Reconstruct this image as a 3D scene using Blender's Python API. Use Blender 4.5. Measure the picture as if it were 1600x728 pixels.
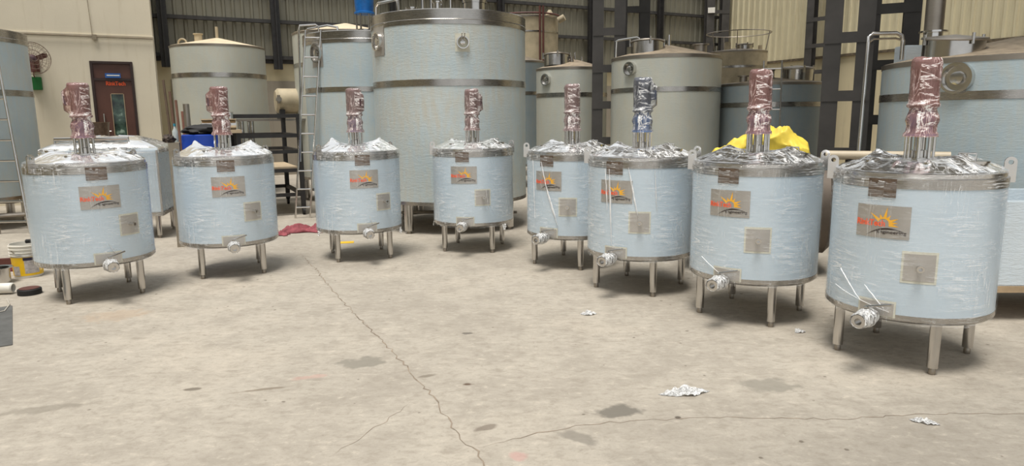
import bpy, bmesh, math, random
from math import sin, cos, pi, radians as R_, atan2, hypot, sqrt
from mathutils import Vector, Matrix, noise as mnoise

for o in list(bpy.data.objects): bpy.data.objects.remove(o, do_unlink=True)
scn = bpy.context.scene
COL = scn.collection

# ------------------------------------------------------------------ camera
cam = bpy.data.cameras.new('camera'); camo = bpy.data.objects.new('camera', cam); COL.objects.link(camo)
cam.sensor_fit = 'HORIZONTAL'; cam.sensor_width = 36.0; cam.lens = 1060.2/1600*36.0
cam.clip_start = 0.05; cam.clip_end = 200
camo.matrix_world = Matrix.Translation((0, 0, 1.6275)) @ Matrix.Rotation(R_(90-9.60), 4, 'X') @ Matrix.Rotation(R_(-0.56), 4, 'Z')
scn.camera = camo

# ------------------------------------------------------------------ world, sun, exposure
w = bpy.data.worlds.new('world'); scn.world = w; w.use_nodes = True
bgn = w.node_tree.nodes['Background']
bgn.inputs[0].default_value = (0.95, 0.98, 1.0, 1); bgn.inputs[1].default_value = 0.70
sd = bpy.data.lights.new('sun', 'SUN'); so = bpy.data.objects.new('sun', sd); COL.objects.link(so)
sd.energy = 3.3; sd.angle = R_(24); sd.color = (1.0, 0.96, 0.90)
so.rotation_euler = (R_(17), R_(-6), 0); so.location = (0, 5, 9)
scn.view_settings.view_transform = 'Standard'; scn.view_settings.look = 'None'
scn.view_settings.gamma = 1; scn.view_settings.exposure = 0.16
try: scn.view_settings.use_curve_mapping = False
except Exception: pass

# ------------------------------------------------------------------ material helpers
def srgb(r, g, b):
    f = lambda c: (c/255/12.92) if c/255 <= .04045 else ((c/255+.055)/1.055)**2.4
    return (f(r), f(g), f(b), 1)
MATS = {}
class NT:
    def __init__(s, name):
        s.m = bpy.data.materials.new(name); s.m.use_nodes = True; s.t = s.m.node_tree
        s.n = s.t.nodes; s.l = s.t.links; s.b = s.n['Principled BSDF']; s.out = s.n['Material Output']
        MATS[name] = s.m
    def add(s, t, **k):
        n = s.n.new(t)
        for a, v in k.items(): setattr(n, a, v)
        return n
    def link(s, a, b): s.l.new(a, b)
    def coord(s, kind='Object', scale=(1, 1, 1), rot=(0, 0, 0), loc=(0, 0, 0)):
        c = s.add('ShaderNodeTexCoord'); m = s.add('ShaderNodeMapping')
        m.inputs['Scale'].default_value = scale; m.inputs['Rotation'].default_value = rot; m.inputs['Location'].default_value = loc
        s.link(c.outputs[kind], m.inputs[0]); return m.outputs[0]
    def noise(s, vec, scale=5, detail=4, rough=.55, dist=0):
        n = s.add('ShaderNodeTexNoise'); n.inputs['Scale'].default_value = scale; n.inputs['Detail'].default_value = detail
        n.inputs['Roughness'].default_value = rough; n.inputs['Distortion'].default_value = dist
        s.link(vec, n.inputs['Vector']); return n.outputs['Fac']
    def ramp(s, fac, stops):
        r = s.add('ShaderNodeValToRGB'); e = r.color_ramp.elements
        while len(e) < len(stops): e.new(.5)
        for el, (p, c) in zip(e, stops):
            el.position = p; el.color = c if len(c) == 4 else (*c, 1)
        s.link(fac, r.inputs[0]); return r.outputs[0]
    def mix(s, fac, a, b, mode='MIX'):
        n = s.add('ShaderNodeMix', data_type='RGBA', blend_type=mode)
        for i, v in ((0, fac), (6, a), (7, b)):
            if hasattr(v, 'is_output'): s.link(v, n.inputs[i])
            else: n.inputs[i].default_value = v
        return n.outputs[2]
    def math(s, op, a, b=None, clamp=False):
        n = s.add('ShaderNodeMath', operation=op, use_clamp=clamp)
        for i, v in ((0, a), (1, b)):
            if v is None: continue
            if hasattr(v, 'is_output'): s.link(v, n.inputs[i])
            else: n.inputs[i].default_value = v
        return n.outputs[0]
    def bump(s, h, strength=.3, dist=.01):
        b = s.add('ShaderNodeBump'); b.inputs['Strength'].default_value = strength; b.inputs['Distance'].default_value = dist
        s.link(h, b.inputs['Height']); return b.outputs[0]
W1 = (1, 1, 1, 1); K1 = (0, 0, 0, 1)

def simple(name, col, rough=.6, metal=0, var=.12, nscale=6, bump=0, bscale=40, spec=.5):
    t = NT(name); v = t.coord('Object')
    f = t.noise(v, nscale, 5)
    dark = tuple(c*(1-var*1.6) for c in col[:3])+(1,); light = tuple(min(1, c*(1+var)) for c in col[:3])+(1,)
    c = t.ramp(f, [(.3, dark), (.7, light)])
    t.link(c, t.b.inputs['Base Color']); t.b.inputs['Roughness'].default_value = rough; t.b.inputs['Metallic'].default_value = metal
    t.b.inputs['Specular IOR Level'].default_value = spec
    if bump: t.link(t.bump(t.noise(v, bscale, 4), bump, .01), t.b.inputs['Normal'])
    return t.m
def steel(name, col=(.56, .545, .52, 1), rough=.28, brush=(2, 2, 60), smudge=.25):
    t = NT(name)
    v = t.coord('Object', brush); f = t.noise(v, 6, 4)
    v2 = t.coord('Object'); g = t.noise(v2, 3.5, 5)
    c = t.ramp(g, [(.3, tuple(x*(1-smudge) for x in col[:3])+(1,)), (.7, col)])
    t.link(c, t.b.inputs['Base Color']); t.b.inputs['Metallic'].default_value = .7 if name == 'brushed_steel_plate' else 1
    r = t.add('ShaderNodeMapRange'); r.inputs[3].default_value = rough*.7; r.inputs[4].default_value = rough*1.5
    t.link(f, r.inputs[0]); t.link(r.outputs[0], t.b.inputs['Roughness'])
    t.link(t.bump(f, .05, .004), t.b.inputs['Normal'])
    return t.m
def filmcover(name, col, dust, dustamt=.35, wr=.35, rough=.38):
    """sheet steel under a glued blue protective film: soft colour with scuffs, dust and small wrinkles"""
    t = NT(name)
    v = t.coord('Object'); a = t.noise(v, 1.1, 6, .6); b = t.noise(t.coord('Object', (5, 5, 1.2)), 3, 5, .65)
    c = t.ramp(a, [(.30, tuple(x*.9 for x in col[:3])+(1,)), (.72, tuple(min(1, x*1.08) for x in col[:3])+(1,))])
    d = t.ramp(t.math('ADD', t.math('MULTIPLY', a, .5), t.math('MULTIPLY', b, .5)), [(.42, K1), (.66, (dustamt,)*3)])
    c = t.mix(d, c, dust)
    sc = t.ramp(t.noise(t.coord('Object', (2, 2, 7)), 7, 6, .7), [(.70, K1), (.74, (.45, .45, .45))])
    c = t.mix(sc, c, tuple(x*.55 for x in col[:3])+(1,))
    t.link(c, t.b.inputs['Base Color']); t.b.inputs['Roughness'].default_value = rough
    t.b.inputs['Metallic'].default_value = .15; t.b.inputs['Specular IOR Level'].default_value = .45
    h = t.noise(t.coord('Object', (3, 3, 13)), 3.2, 6, .65, 1.2)
    t.link(t.bump(h, wr, .012), t.b.inputs['Normal'])
    return t.m

STEEL = steel('polished_steel', (.60, .58, .55, 1), .17); STEELD = steel('dusty_steel', (.42, .38, .33, 1), .42)
STEELB = steel('brushed_steel_plate', (.58, .55, .51, 1), .42, (3, 60, 3))
BAND = steel('band_steel', (.52, .495, .46, 1), .24, (1, 1, 30))
STEELW = steel('bright_steel_tube', (.72, .70, .67, 1), .16)
SHELL = filmcover('pale_blue_film', srgb(198, 213, 224), srgb(206, 213, 217), .3, .06, .30)
FBLUE = filmcover('scuffed_blue_film', srgb(184, 200, 206), srgb(196, 195, 184), .75, .32)
FGREY = filmcover('dusty_grey_film', srgb(192, 195, 186), srgb(198, 190, 168), .6, .3)
FE = filmcover('dusty_blue_film', srgb(190, 203, 206), srgb(196, 194, 182), 1.0, .5)
FSLATE = filmcover('slate_film', srgb(150, 164, 170), srgb(168, 168, 158), .6, .3)
FWHITE = filmcover('pale_white_film', srgb(208, 219, 226), srgb(214, 215, 212), .3, .5)
DUST = simple('dusty_roof', srgb(166, 150, 128), .8, 0, .2, 9, .3, 60)
CREAMROOF = simple('cream_roof', srgb(214, 196, 166), .7, 0, .1, 5)
CREAMT = simple('cream_tank', srgb(180, 166, 138), .6, 0, .15, 4)
BLACK = simple('black_steel', srgb(40, 38, 37), .5, 0, .25, 8)
COLUMN = simple('dark_grey_steel', srgb(66, 63, 60), .5, 0, .2, 3)
CASTD = simple('maroon_motor_paint', srgb(98, 76, 80), .45, .2, .3, 20)
SLATEB = simple('slate_blue_paint', srgb(92, 100, 150), .4, .2, .25, 16)
BLUEP = simple('bright_blue_paint', srgb(22, 104, 178), .4, .1, .2, 10)
DGREY = simple('dark_grey_motor_paint', srgb(74, 80, 96), .4, .2, .3, 16)
TAPE = simple('masking_tape', srgb(206, 204, 188), .7, 0, .08, 20)
ORANGE = simple('orange_red_print', srgb(250, 96, 44), .5, 0, .05)
YELLOW = simple('golden_yellow_print', srgb(246, 180, 20), .5, 0, .05)
INK = simple('black_print', srgb(40, 22, 18), .5, 0, .05)
BROWNPL = simple('brown_name_plate', srgb(120, 104, 92), .35, .6, .2, 30)
DOORB = simple('brown_door_laminate', srgb(88, 54, 42), .45, 0, .12, 3)
DOORD = simple('dark_brown_frame', srgb(48, 30, 25), .5, 0, .15, 3)
RUBBER = simple('black_rubber', srgb(30, 29, 29), .7)
WHITEP = simple('white_plastic', srgb(222, 218, 208), .45, 0, .06)
YELLOWP = simple('yellow_label', srgb(236, 190, 30), .45, 0, .08)
GREYL = simple('grey_label', srgb(184, 178, 176), .5, 0, .2, 40)
NAVY = simple('navy_print', srgb(40, 36, 66), .5)
REDC = simple('maroon_cloth', srgb(146, 76, 82), .9, 0, .25, 14, .5, 60)
BROWNR = simple('red_brown_paint', srgb(92, 50, 42), .6, 0, .2)
GREEN = simple('green_plastic', srgb(20, 100, 40), .5)
BLUEDRUM = simple('blue_drum_plastic', srgb(22, 66, 168), .4, 0, .1)
ROPE = simple('brown_rope', srgb(128, 84, 52), .9, 0, .3, 30, .4, 90)
YSACK = simple('yellow_sack', srgb(240, 212, 80), .55, 0, .12, 9)
TAN = simple('tan_board', srgb(176, 152, 120), .7, 0, .15)
DARKIN = simple('dark_opening', srgb(30, 28, 26), .8)
PALEPIPE = simple('pale_pipe', srgb(190, 176, 152), .5, 0, .08)
SHEETG = simple('dark_grey_sheet', srgb(104, 104, 102), .55, .3, .2, 5)
WOODP = simple('plywood', srgb(190, 170, 140), .7, 0, .15, 4)
PURLIN = simple('purlin_grey', srgb(58, 56, 54), .6, 0, .2)

def concrete():
    t = NT('concrete_floor'); v = t.coord('Object')
    big = t.noise(v, .55, 6, .6); mid = t.noise(v, 3.2, 8, .65); fine = t.noise(v, 38, 6, .7)
    c = t.ramp(big, [(.32, srgb(160, 152, 140)), (.52, srgb(176, 168, 155)), (.72, srgb(187, 177, 162))])
    c = t.mix(t.ramp(mid, [(.35, (.55, .55, .55)), (.56, K1)]), c, srgb(150, 142, 130))
    md2 = t.noise(t.coord('Object', (1, 1.6, 1)), 11, 8, .72, .4)
    c = t.mix(t.ramp(md2, [(.34, (.65, .65, .65)), (.50, K1)]), c, srgb(146, 137, 124))
    c = t.mix(t.ramp(md2, [(.55, K1), (.72, (.7, .7, .7))]), c, srgb(200, 190, 174))
    sc = t.noise(t.coord('Object', (1.2, 9, 1), (0, 0, .35)), 3.5, 7, .72, .6)
    c = t.mix(t.ramp(sc, [(.66, K1), (.72, (.45, .45, .45))]), c, srgb(128, 118, 104))
    sc2 = t.noise(t.coord('Object', (8, 1.2, 1), (0, 0, -.3)), 3.0, 7, .72, .8)
    c = t.mix(t.ramp(sc2, [(.68, K1), (.74, (.5, .5, .5))]), c, srgb(206, 198, 184))
    vo = t.add('ShaderNodeTexVoronoi'); vo.inputs['Scale'].default_value = 5.5; t.link(v, vo.inputs['Vector'])
    sp = t.ramp(t.math('ADD', vo.outputs['Distance'], t.math('MULTIPLY', t.noise(v, 14, 4), .25)), [(.155, (.8, .8, .8)), (.19, K1)])
    c = t.mix(sp, c, srgb(104, 94, 82))
    c = t.mix(t.ramp(fine, [(.30, (.4, .4, .4)), (.46, K1)]), c, srgb(134, 126, 112))
    # stains that have soaked into the slab: (x, y, rx, ry, turn, strength, colour)
    stains = [(-1.03, 4.40, .17, .13, .5, .75, srgb(130, 125, 114)), (.58, 3.58, .15, .09, .2, .9, srgb(114, 109, 100)), (1.56, 3.94, .20, .13, -.2, .7, srgb(132, 127, 116)),
              (.33, 3.28, .13, .06, -.6, .7, srgb(127, 121, 111)), (-.285, 4.0, .045, .03, 0, .95, srgb(97, 80, 66)), (-2.74, 3.68, .30, .06, .3, .6, srgb(130, 123, 111)),
              (-1.98, 3.97, .05, .025, .2, .85, srgb(113, 104, 92)), (-1.55, 3.95, .16, .02, .3, .7, srgb(121, 109, 93)), (-.34, 5.02, .05, .03, 0, .8, srgb(102, 95, 87)),
              (-.15, 3.40, .10, .03, .5, .7, srgb(113, 102, 90)), (-.55, 4.15, .06, .025, .4, .7, srgb(116, 106, 93)), (.02, 3.09, .05, .05, 0, .5, srgb(191, 146, 139)),
              (-1.3, 4.15, .11, .04, .3, .45, srgb(186, 149, 137)), (-3.4, 5.6, .3, .2, .2, .35, srgb(179, 154, 128)), (.9, 3.5, .02, .02, 0, .9, srgb(87, 78, 69))]
    wn = t.add('ShaderNodeTexNoise'); wn.inputs['Scale'].default_value = 9; wn.inputs['Detail'].default_value = 5; t.link(v, wn.inputs['Vector'])
    for (x, y, rx, ry, an, st, cc) in stains:
        m = t.add('ShaderNodeMapping'); m.vector_type = 'TEXTURE'
        m.inputs['Location'].default_value = (x, y, 0); m.inputs['Rotation'].default_value = (0, 0, an); m.inputs['Scale'].default_value = (rx, ry, 1)
        t.link(v, m.inputs[0])
        ln = t.add('ShaderNodeVectorMath', operation='LENGTH'); t.link(m.outputs[0], ln.inputs[0])
        d = t.math('ADD', ln.outputs['Value'], t.math('MULTIPLY', t.math('SUBTRACT', wn.outputs['Fac'], .5), 2.2))
        c = t.mix(t.ramp(d, [(.62, (st, st, st)), (1.0, K1)]), c, cc)
    t.link(c, t.b.inputs['Base Color']); t.b.inputs['Roughness'].default_value = .72; t.b.inputs['Specular IOR Level'].default_value = .3
    t.link(t.bump(t.math('ADD', t.math('MULTIPLY', fine, .4), mid), .25, .004), t.b.inputs['Normal'])
    return t.m
CONC = concrete()
def plaster(name, col, stain):
    t = NT(name); v = t.coord('Object')
    c = t.ramp(t.noise(v, .8, 6, .6), [(.3, tuple(x*.9 for x in col[:3])+(1,)), (.7, col)])
    st = t.noise(t.coord('Object', (3, 3, .35)), 2.2, 6, .6)
    c = t.mix(t.ramp(st, [(.55, K1), (.75, (.5, .5, .5))]), c, stain)
    pk = t.noise(v, 9, 6, .7); c = t.mix(t.ramp(pk, [(.70, K1), (.73, (.7, .7, .7))]), c, tuple(x*.6 for x in stain[:3])+(1,))
    t.link(c, t.b.inputs['Base Color']); t.b.inputs['Roughness'].default_value = .85
    t.link(t.bump(t.noise(v, 30, 5), .15, .01), t.b.inputs['Normal']); return t.m
PLASTER = plaster('cream_plaster', srgb(220, 210, 188), srgb(190, 176, 150))
MASON = plaster('old_plaster', srgb(196, 184, 152), srgb(150, 140, 120))
GREYPL = plaster('grey_render', srgb(146, 138, 124), srgb(120, 112, 100))
def cladmat(name, col, stain, amt):
    t = NT(name); v = t.coord('Object'); gm = t.coord('Generated')
    c = t.ramp(t.noise(v, .7, 5), [(.3, tuple(x*.88 for x in col[:3])+(1,)), (.7, col)])
    st = t.noise(t.coord('Object', (5, 5, .4)), 2.6, 6, .65)
    c = t.mix(t.ramp(st, [(.5, K1), (.74, (amt,)*3)]), c, stain)
    t.link(c, t.b.inputs['Base Color']); t.b.inputs['Roughness'].default_value = .5; t.b.inputs['Metallic'].default_value = .1
    return t.m
CLADG = cladmat('grey_cladding', srgb(134, 130, 114), srgb(96, 88, 74), .7)
CLADC = cladmat('cream_cladding', srgb(206, 196, 164), srgb(160, 142, 110), .6)
def glass(name):
    t = NT(name); t.b.inputs['Base Color'].default_value = srgb(40, 56, 52); t.b.inputs['Roughness'].default_value = .08
    f = t.noise(t.coord('Object', (1, 1, 1)), 6, 5)
    t.link(t.ramp(f, [(.35, srgb(28, 36, 36)), (.6, srgb(70, 92, 80)), (.75, srgb(170, 190, 176))]), t.b.inputs['Base Color']); return t.m
def stretchfilm(name, tint, base, streak, sx=(1.4, 9), rot=0.0, patch=(.42, .66), width=.05, rough=.12, bstr=.6, gloss=1.36, cs='UV', haze=.30):
    """clear cling film: mostly see-through, white along thin bunched wrinkles, glossy"""
    t = NT(name)
    v1 = t.coord(cs, (sx[0], sx[1], 1), (0, 0, rot)); v2 = t.coord(cs, (sx[1]*.8, sx[0]*.9, 1), (0, 0, rot+.5), (3, 1, 0)); v3 = t.coord(cs)
    a = t.noise(v1, 2.6, 5, .6, .9); b = t.noise(v2, 2.2, 4, .55, .8); p = t.noise(v3, 3.0, 4, .55); q = t.noise(t.coord(cs, (1, 1, 1), (0, 0, 0), (7, 3, 0)), 2.2, 3)
    ridge = lambda n, w: t.ramp(t.math('ABSOLUTE', t.math('SUBTRACT', n, .5)), [(0, W1), (w, K1)])
    pat = t.ramp(p, [(patch[0], (.06, .06, .06)), (patch[1], W1)]); pat2 = t.ramp(q, [(patch[0]+.04, K1), (patch[1], W1)])
    s_ = t.math('ADD', t.math('MULTIPLY', ridge(a, width), pat), t.math('MULTIPLY', ridge(b, width*.7), pat2), True)
    hz = t.math('MULTIPLY', t.ramp(a, [(.5, K1), (.75, W1)]), t.math('MULTIPLY', pat, haze))
    fac = t.math('ADD', t.math('MULTIPLY', t.math('MAXIMUM', s_, hz), streak), base, True)
    hgt = t.math('ADD', a, t.math('MULTIPLY', b, .8)); nb = t.bump(hgt, bstr, .03)
    tr = t.add('ShaderNodeBsdfTransparent'); tr.inputs[0].default_value = (*[.92+.08*x for x in tint[:3]], 1)
    gl = t.add('ShaderNodeBsdfGlossy'); gl.inputs['Roughness'].default_value = rough; gl.inputs['Color'].default_value = W1; t.link(nb, gl.inputs['Normal'])
    fr = t.add('ShaderNodeFresnel'); fr.inputs['IOR'].default_value = gloss; t.link(nb, fr.inputs['Normal'])
    m1 = t.add('ShaderNodeMixShader'); (t.link(fr.outputs[0], m1.inputs[0]) if gloss > 1.1 else setattr(m1.inputs[0], 'default_value', .03)); t.link(tr.outputs[0], m1.inputs[1]); t.link(gl.outputs[0], m1.inputs[2])
    t.link(t.mix(s_, tint, (.97, .97, .96, 1)), t.b.inputs['Base Color']); t.b.inputs['Roughness'].default_value = .25; t.link(nb, t.b.inputs['Normal'])
    m2 = t.add('ShaderNodeMixShader'); t.link(fac, m2.inputs[0]); t.link(m1.outputs[0], m2.inputs[1]); t.link(t.b.outputs[0], m2.inputs[2])
    t.link(m2.outputs[0], t.out.inputs['Surface']); return t.m
FILM = stretchfilm('clear_stretch_film', (.93, .95, .96, 1), .012, .85, (.9, 13), .05, (.45, .66), .030, .10, .20, 1.06)
FILMTOP = stretchfilm('bunched_stretch_film', (.97, .97, .97, 1), .08, .85, (1.2, 6), .5, (.44, .64), .035, .08, .18, 1.4, 'UV', .2)
FILMCLR = stretchfilm('clearer_lid_film', (.97, .97, .97, 1), .04, .85, (1.4, 7), .5, (.48, .68), .03, .08, .2, 1.35, 'UV', .12)
PINK = stretchfilm('pink_bubble_film', srgb(230, 172, 162), .22, .85, (10, 2.6), .15, (.42, .60), .05, .10, .35, 1.4)  # motor films: white streaks are bunched film plus highlights painted into the colour
CLEARM = stretchfilm('clear_motor_film', srgb(214, 218, 228), .10, .85, (10, 2.6), .15, (.42, .60), .05, .10, .35, 1.4)
PINKP = stretchfilm('pale_pink_film', srgb(226, 192, 186), .22, .85, (10, 2.6), .15, (.42, .60), .05, .10, .35, 1.4)
SCRAP = stretchfilm('film_scrap', (.97, .97, .96, 1), .30, .9, (5, 9), 0, (.3, .55), .1, .12, .8, 1.42)
FOLD = stretchfilm('folded_film', (.97, .97, .97, 1), .45, .55, (8, 30), .2, (.3, .55), .1, .10, .4, 1.4, 'Object')
FILMOBJ = stretchfilm('valve_film', (.96, .96, .96, 1), .12, .9, (9, 22), .3, (.36, .6), .08, .10, .6, 1.35, 'Object')
GLASS = glass('door_glass')

# ------------------------------------------------------------------ mesh helpers
class MB:
    def __init__(s): s.v = []; s.f = []; s.uv = None
    def add(s, vs, fs):
        o = len(s.v); s.v += [tuple(p) for p in vs]; s.f += [tuple(i+o for i in f) for f in fs]; return s
    def box(s, x0, x1, y0, y1, z0, z1, M=None):
        vs = [Vector((x, y, z)) for z in (z0, z1) for y in (y0, y1) for x in (x0, x1)]
        if M is not None: vs = [M @ p for p in vs]
        return s.add(vs, [(0, 2, 3, 1), (4, 5, 7, 6), (0, 1, 5, 4), (2, 6, 7, 3), (0, 4, 6, 2), (1, 3, 7, 5)])
    def lathe(s, prof, n=48, M=None, a0=0, a1=2*pi):
        full = abs(a1-a0-2*pi) < 1e-6; cols = n if full else n+1
        vs = []; idx = []
        for (r, z) in prof:
            if r < 1e-6: idx.append([len(vs)]); vs.append(Vector((0, 0, z)))
            else:
                idx.append(list(range(len(vs), len(vs)+cols)))
                vs += [Vector((r*cos(a0+(a1-a0)*i/n), r*sin(a0+(a1-a0)*i/n), z)) for i in range(cols)]
        fs = []
        for A, B in zip(idx, idx[1:]):
            for i in range(n):
                j = (i+1) % cols
                if len(A) == 1 and len(B) == 1: continue
                if len(A) == 1: fs.append((A[0], B[j], B[i]))
                elif len(B) == 1: fs.append((A[i], A[j], B[0]))
                else: fs.append((A[i], A[j], B[j], B[i]))
        if M is not None: vs = [M @ p for p in vs]
        return s.add(vs, fs)
    def cyl(s, p, q, r, n=16, r2=None, cap=True):
        p, q = Vector(p), Vector(q); d = q-p; M = Matrix.Translation(p) @ d.to_track_quat('Z', 'Y').to_matrix().to_4x4()
        L = d.length; r2 = r if r2 is None else r2
        prof = [(r, 0), (r2, L)]
        if cap: prof = [(0, 0)]+prof+[(0, L)]
        return s.lathe(prof, n, M)
    def tube(s, pts, r, n=10, closed=False):
        pts = [Vector(p) for p in pts]; m = len(pts); rings = []
        up = Vector((0, 0, 1))
        for i, p in enumerate(pts):
            a = pts[(i-1) % m] if (closed or i) else p; b = pts[(i+1) % m] if (closed or i < m-1) else p
            t = (b-a).normalized()
            x = t.cross(up)
            if x.length < 1e-3: x = t.cross(Vector((1, 0, 0)))
            x.normalize(); y = x.cross(t); 
            if rings and (x.dot(px) < 0): x = -x; y = -y
            px = x
            rings.append([p+x*r*cos(2*pi*k/n)+y*r*sin(2*pi*k/n) for k in range(n)])
        vs = [q for g in rings for q in g]; fs = []
        for i in range(m if closed else m-1):
            A = i*n; B = ((i+1) % m)*n
            for k in range(n): fs.append((A+k, A+(k+1) % n, B+(k+1) % n, B+k))
        if not closed: fs += [tuple(range(n))[::-1], tuple(range((m-1)*n, m*n))]
        return s.add(vs, fs)
    def prism(s, poly, h, M=None):
        n = len(poly); vs = [Vector((x, y, 0)) for x, y in poly]+[Vector((x, y, h)) for x, y in poly]
        fs = [tuple(range(n))[::-1], tuple(range(n, 2*n))]+[(i, (i+1) % n, n+(i+1) % n, n+i) for i in range(n)]
        if M is not None: vs = [M @ p for p in vs]
        return s.add(vs, fs)
    def build(s, name, mat, parent=None, angle=35, bevel=0):
        me = bpy.data.meshes.new(name); me.from_pydata([tuple(p) for p in s.v], [], s.f)
        bm = bmesh.new(); bm.from_mesh(me); bmesh.ops.recalc_face_normals(bm, faces=bm.faces[:])
        if bevel: bmesh.ops.bevel(bm, geom=[e for e in bm.edges if len(e.link_faces) == 2 and e.calc_face_angle(0) > .6], offset=bevel, segments=2, affect='EDGES', clamp_overlap=True)
        bm.to_mesh(me); bm.free()
        me.materials.append(mat); me.shade_smooth()
        try: me.set_sharp_from_angle(angle=R_(angle))
        except Exception: pass
        o = bpy.data.objects.new(name, me); COL.objects.link(o)
        if parent: o.parent = parent
        return o
def empty(name, loc, rz=0):
    o = bpy.data.objects.new(name, None); COL.objects.link(o); o.location = loc; o.rotation_euler = (0, 0, rz); o.empty_display_size = .2; return o
def tag(o, label=None, cat=None, group=None, kind=None):
    if label: o['label'] = label
    if cat: o['category'] = cat
    if group: o['group'] = group
    if kind: o['kind'] = kind
    return o
def inst(src, parent=None, loc=None, rz=None):
    c = src.copy(); COL.objects.link(c)
    if parent: c.parent = parent
    if loc is not None: c.location = loc
    if rz is not None: c.rotation_euler = (0, 0, rz)
    return c
def copy_tree(o, parent=None):
    c = o.copy(); COL.objects.link(c); c.parent = parent
    for ch in list(o.children): copy_tree(ch, c)
    return c
def Tm(x=0, y=0, z=0, rx=0, ry=0, rz=0):
    return Matrix.Translation((x, y, z)) @ Matrix.Rotation(rz, 4, 'Z') @ Matrix.Rotation(ry, 4, 'Y') @ Matrix.Rotation(rx, 4, 'X')
def text_mesh(body, size, extrude=.001, bold=True):
    cu = bpy.data.curves.new('t', 'FONT'); cu.body = body; cu.size = size; cu.extrude = extrude; cu.align_x = 'LEFT'
    if bold: cu.offset = size*(.028 if bold is True else bold)
    cu.resolution_u = 3
    ob = bpy.data.objects.new('t', cu); COL.objects.link(ob)
    dg = bpy.context.evaluated_depsgraph_get(); me = bpy.data.meshes.new_from_object(ob.evaluated_get(dg))
    bpy.data.objects.remove(ob); bpy.data.curves.remove(cu); return me
def text_fit(body, x0, y0, width, height, extrude=.0008, bold=True):
    """lettering as verts/faces: x right, y up, z out"""
    me = text_mesh(body, 1.0, 0.01, bold)
    xs = [v.co.x for v in me.vertices]; ys = [v.co.y for v in me.vertices]
    ax, bx = min(xs), max(xs); ay, by = min(ys), max(ys)
    vs = [((v.co.x-ax)/(bx-ax)*width+x0, (v.co.y-ay)/(by-ay)*height+y0, (1 if v.co.z > 0 else -1)*extrude) for v in me.vertices]
    fs = [tuple(p.vertices) for p in me.polygons]; bpy.data.meshes.remove(me); return vs, fs
TH = atan2(.4472, .8944)          # the hall is turned by this angle to the camera
U = Vector((.8944, .4472, 0)); N = Vector((-.4472, .8944, 0))

# ------------------------------------------------------------------ setting: floor
fl = MB(); fl.add([(-40, -12, 0), (40, -12, 0), (40, 45, 0), (-40, 45, 0), (-40, -12, -.2), (40, -12, -.2), (40, 45, -.2), (-40, 45, -.2)],
                  [(0, 1, 2, 3), (7, 6, 5, 4), (0, 4, 5, 1), (1, 5, 6, 2), (2, 6, 7, 3), (3, 7, 4, 0)])
floor = tag(fl.build('floor', CONC), 'pale beige concrete factory floor with cracks and stains', kind='structure')
CRACK = simple('crack_fill', srgb(146, 132, 116), .9, 0, .25, 12)
def crack(pts, wd, seed):
    rnd = random.Random(seed); P = []
    for (a, b) in zip(pts, pts[1:]):
        L = hypot(b[0]-a[0], b[1]-a[1]); n = max(2, int(L/.045))
        for i in range(n):
            t = i/n; P.append((a[0]+(b[0]-a[0])*t+rnd.uniform(-.016, .016), a[1]+(b[1]-a[1])*t+rnd.uniform(-.014, .014)))
    P.append(pts[-1]); vs = []; fs = []
    for i, p in enumerate(P):
        q = P[min(i+1, len(P)-1)]; o = P[max(i-1, 0)]; d = Vector((q[0]-o[0], q[1]-o[1])).normalized(); nn = Vector((-d.y, d.x))
        k = wd*rnd.uniform(.35, 1.2)*min(1, .2+min(i, len(P)-1-i)/6)
        vs += [(p[0]-nn.x*k, p[1]-nn.y*k, .0012), (p[0]+nn.x*k, p[1]+nn.y*k, .0012)]
        if i: fs.append((2*i-2, 2*i, 2*i+1, 2*i-1))
    m = MB(); m.add(vs, fs); return m.build('crack', CRACK, floor)
crack([(-2.6, 8.2), (-2.17, 7.33), (-1.733, 6.358), (-1.342, 5.584), (-.919, 4.747), (-.68, 4.232), (-.502, 3.861), (-.362, 3.506), (-.301, 3.314), (-.197, 3.173), (-.145, 2.994), (-.1, 2.6)], .0055, 1)
crack([(-.196, 3.165), (-.01, 3.265), (.158, 3.341), (.421, 3.434), (.863, 3.479), (1.217, 3.495), (1.727, 3.46), (2.46, 3.524), (3.3, 3.45)], .0035, 2)
crack([(-1.342, 5.584), (-1.1, 5.1), (-.95, 4.95)], .002, 3)
crack([(-.9, 3.1), (-.72, 3.45), (-.6, 3.75)], .002, 4)

# ------------------------------------------------------------------ setting: office wall (left)
Pw = Vector((-7.508, 14.746, 0))                       # its right corner
def on_wall(s, z=0, out=0):                            # s metres to the left of the corner, out = towards the camera
    p = Pw - U*s - N*out; return Vector((p.x, p.y, z))
ow = empty('wall_left', Pw, TH); tag(ow, 'cream plastered office wall with a brown door', kind='structure')
DS0, DS1, DTOP = .42, 1.19, 2.86                       # door opening
wm = MB(); wm.box(-7, -DS1, 0, .22, 0, 7.5); wm.box(-DS1, -DS0, 0, .22, DTOP, 7.5); wm.box(-DS0, 0, 0, .22, 0, 7.5); wm.build('plaster_face', PLASTER, ow)
wm = MB(); wm.box(-.22, 0, .22, 5.2, 0, 7.5); wm.build('return_wall', PLASTER, ow)
wm = MB(); wm.box(-7, 0.02, -.02, 0, 3.37, 3.39); wm.build('ledge', PLASTER, ow)
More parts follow.
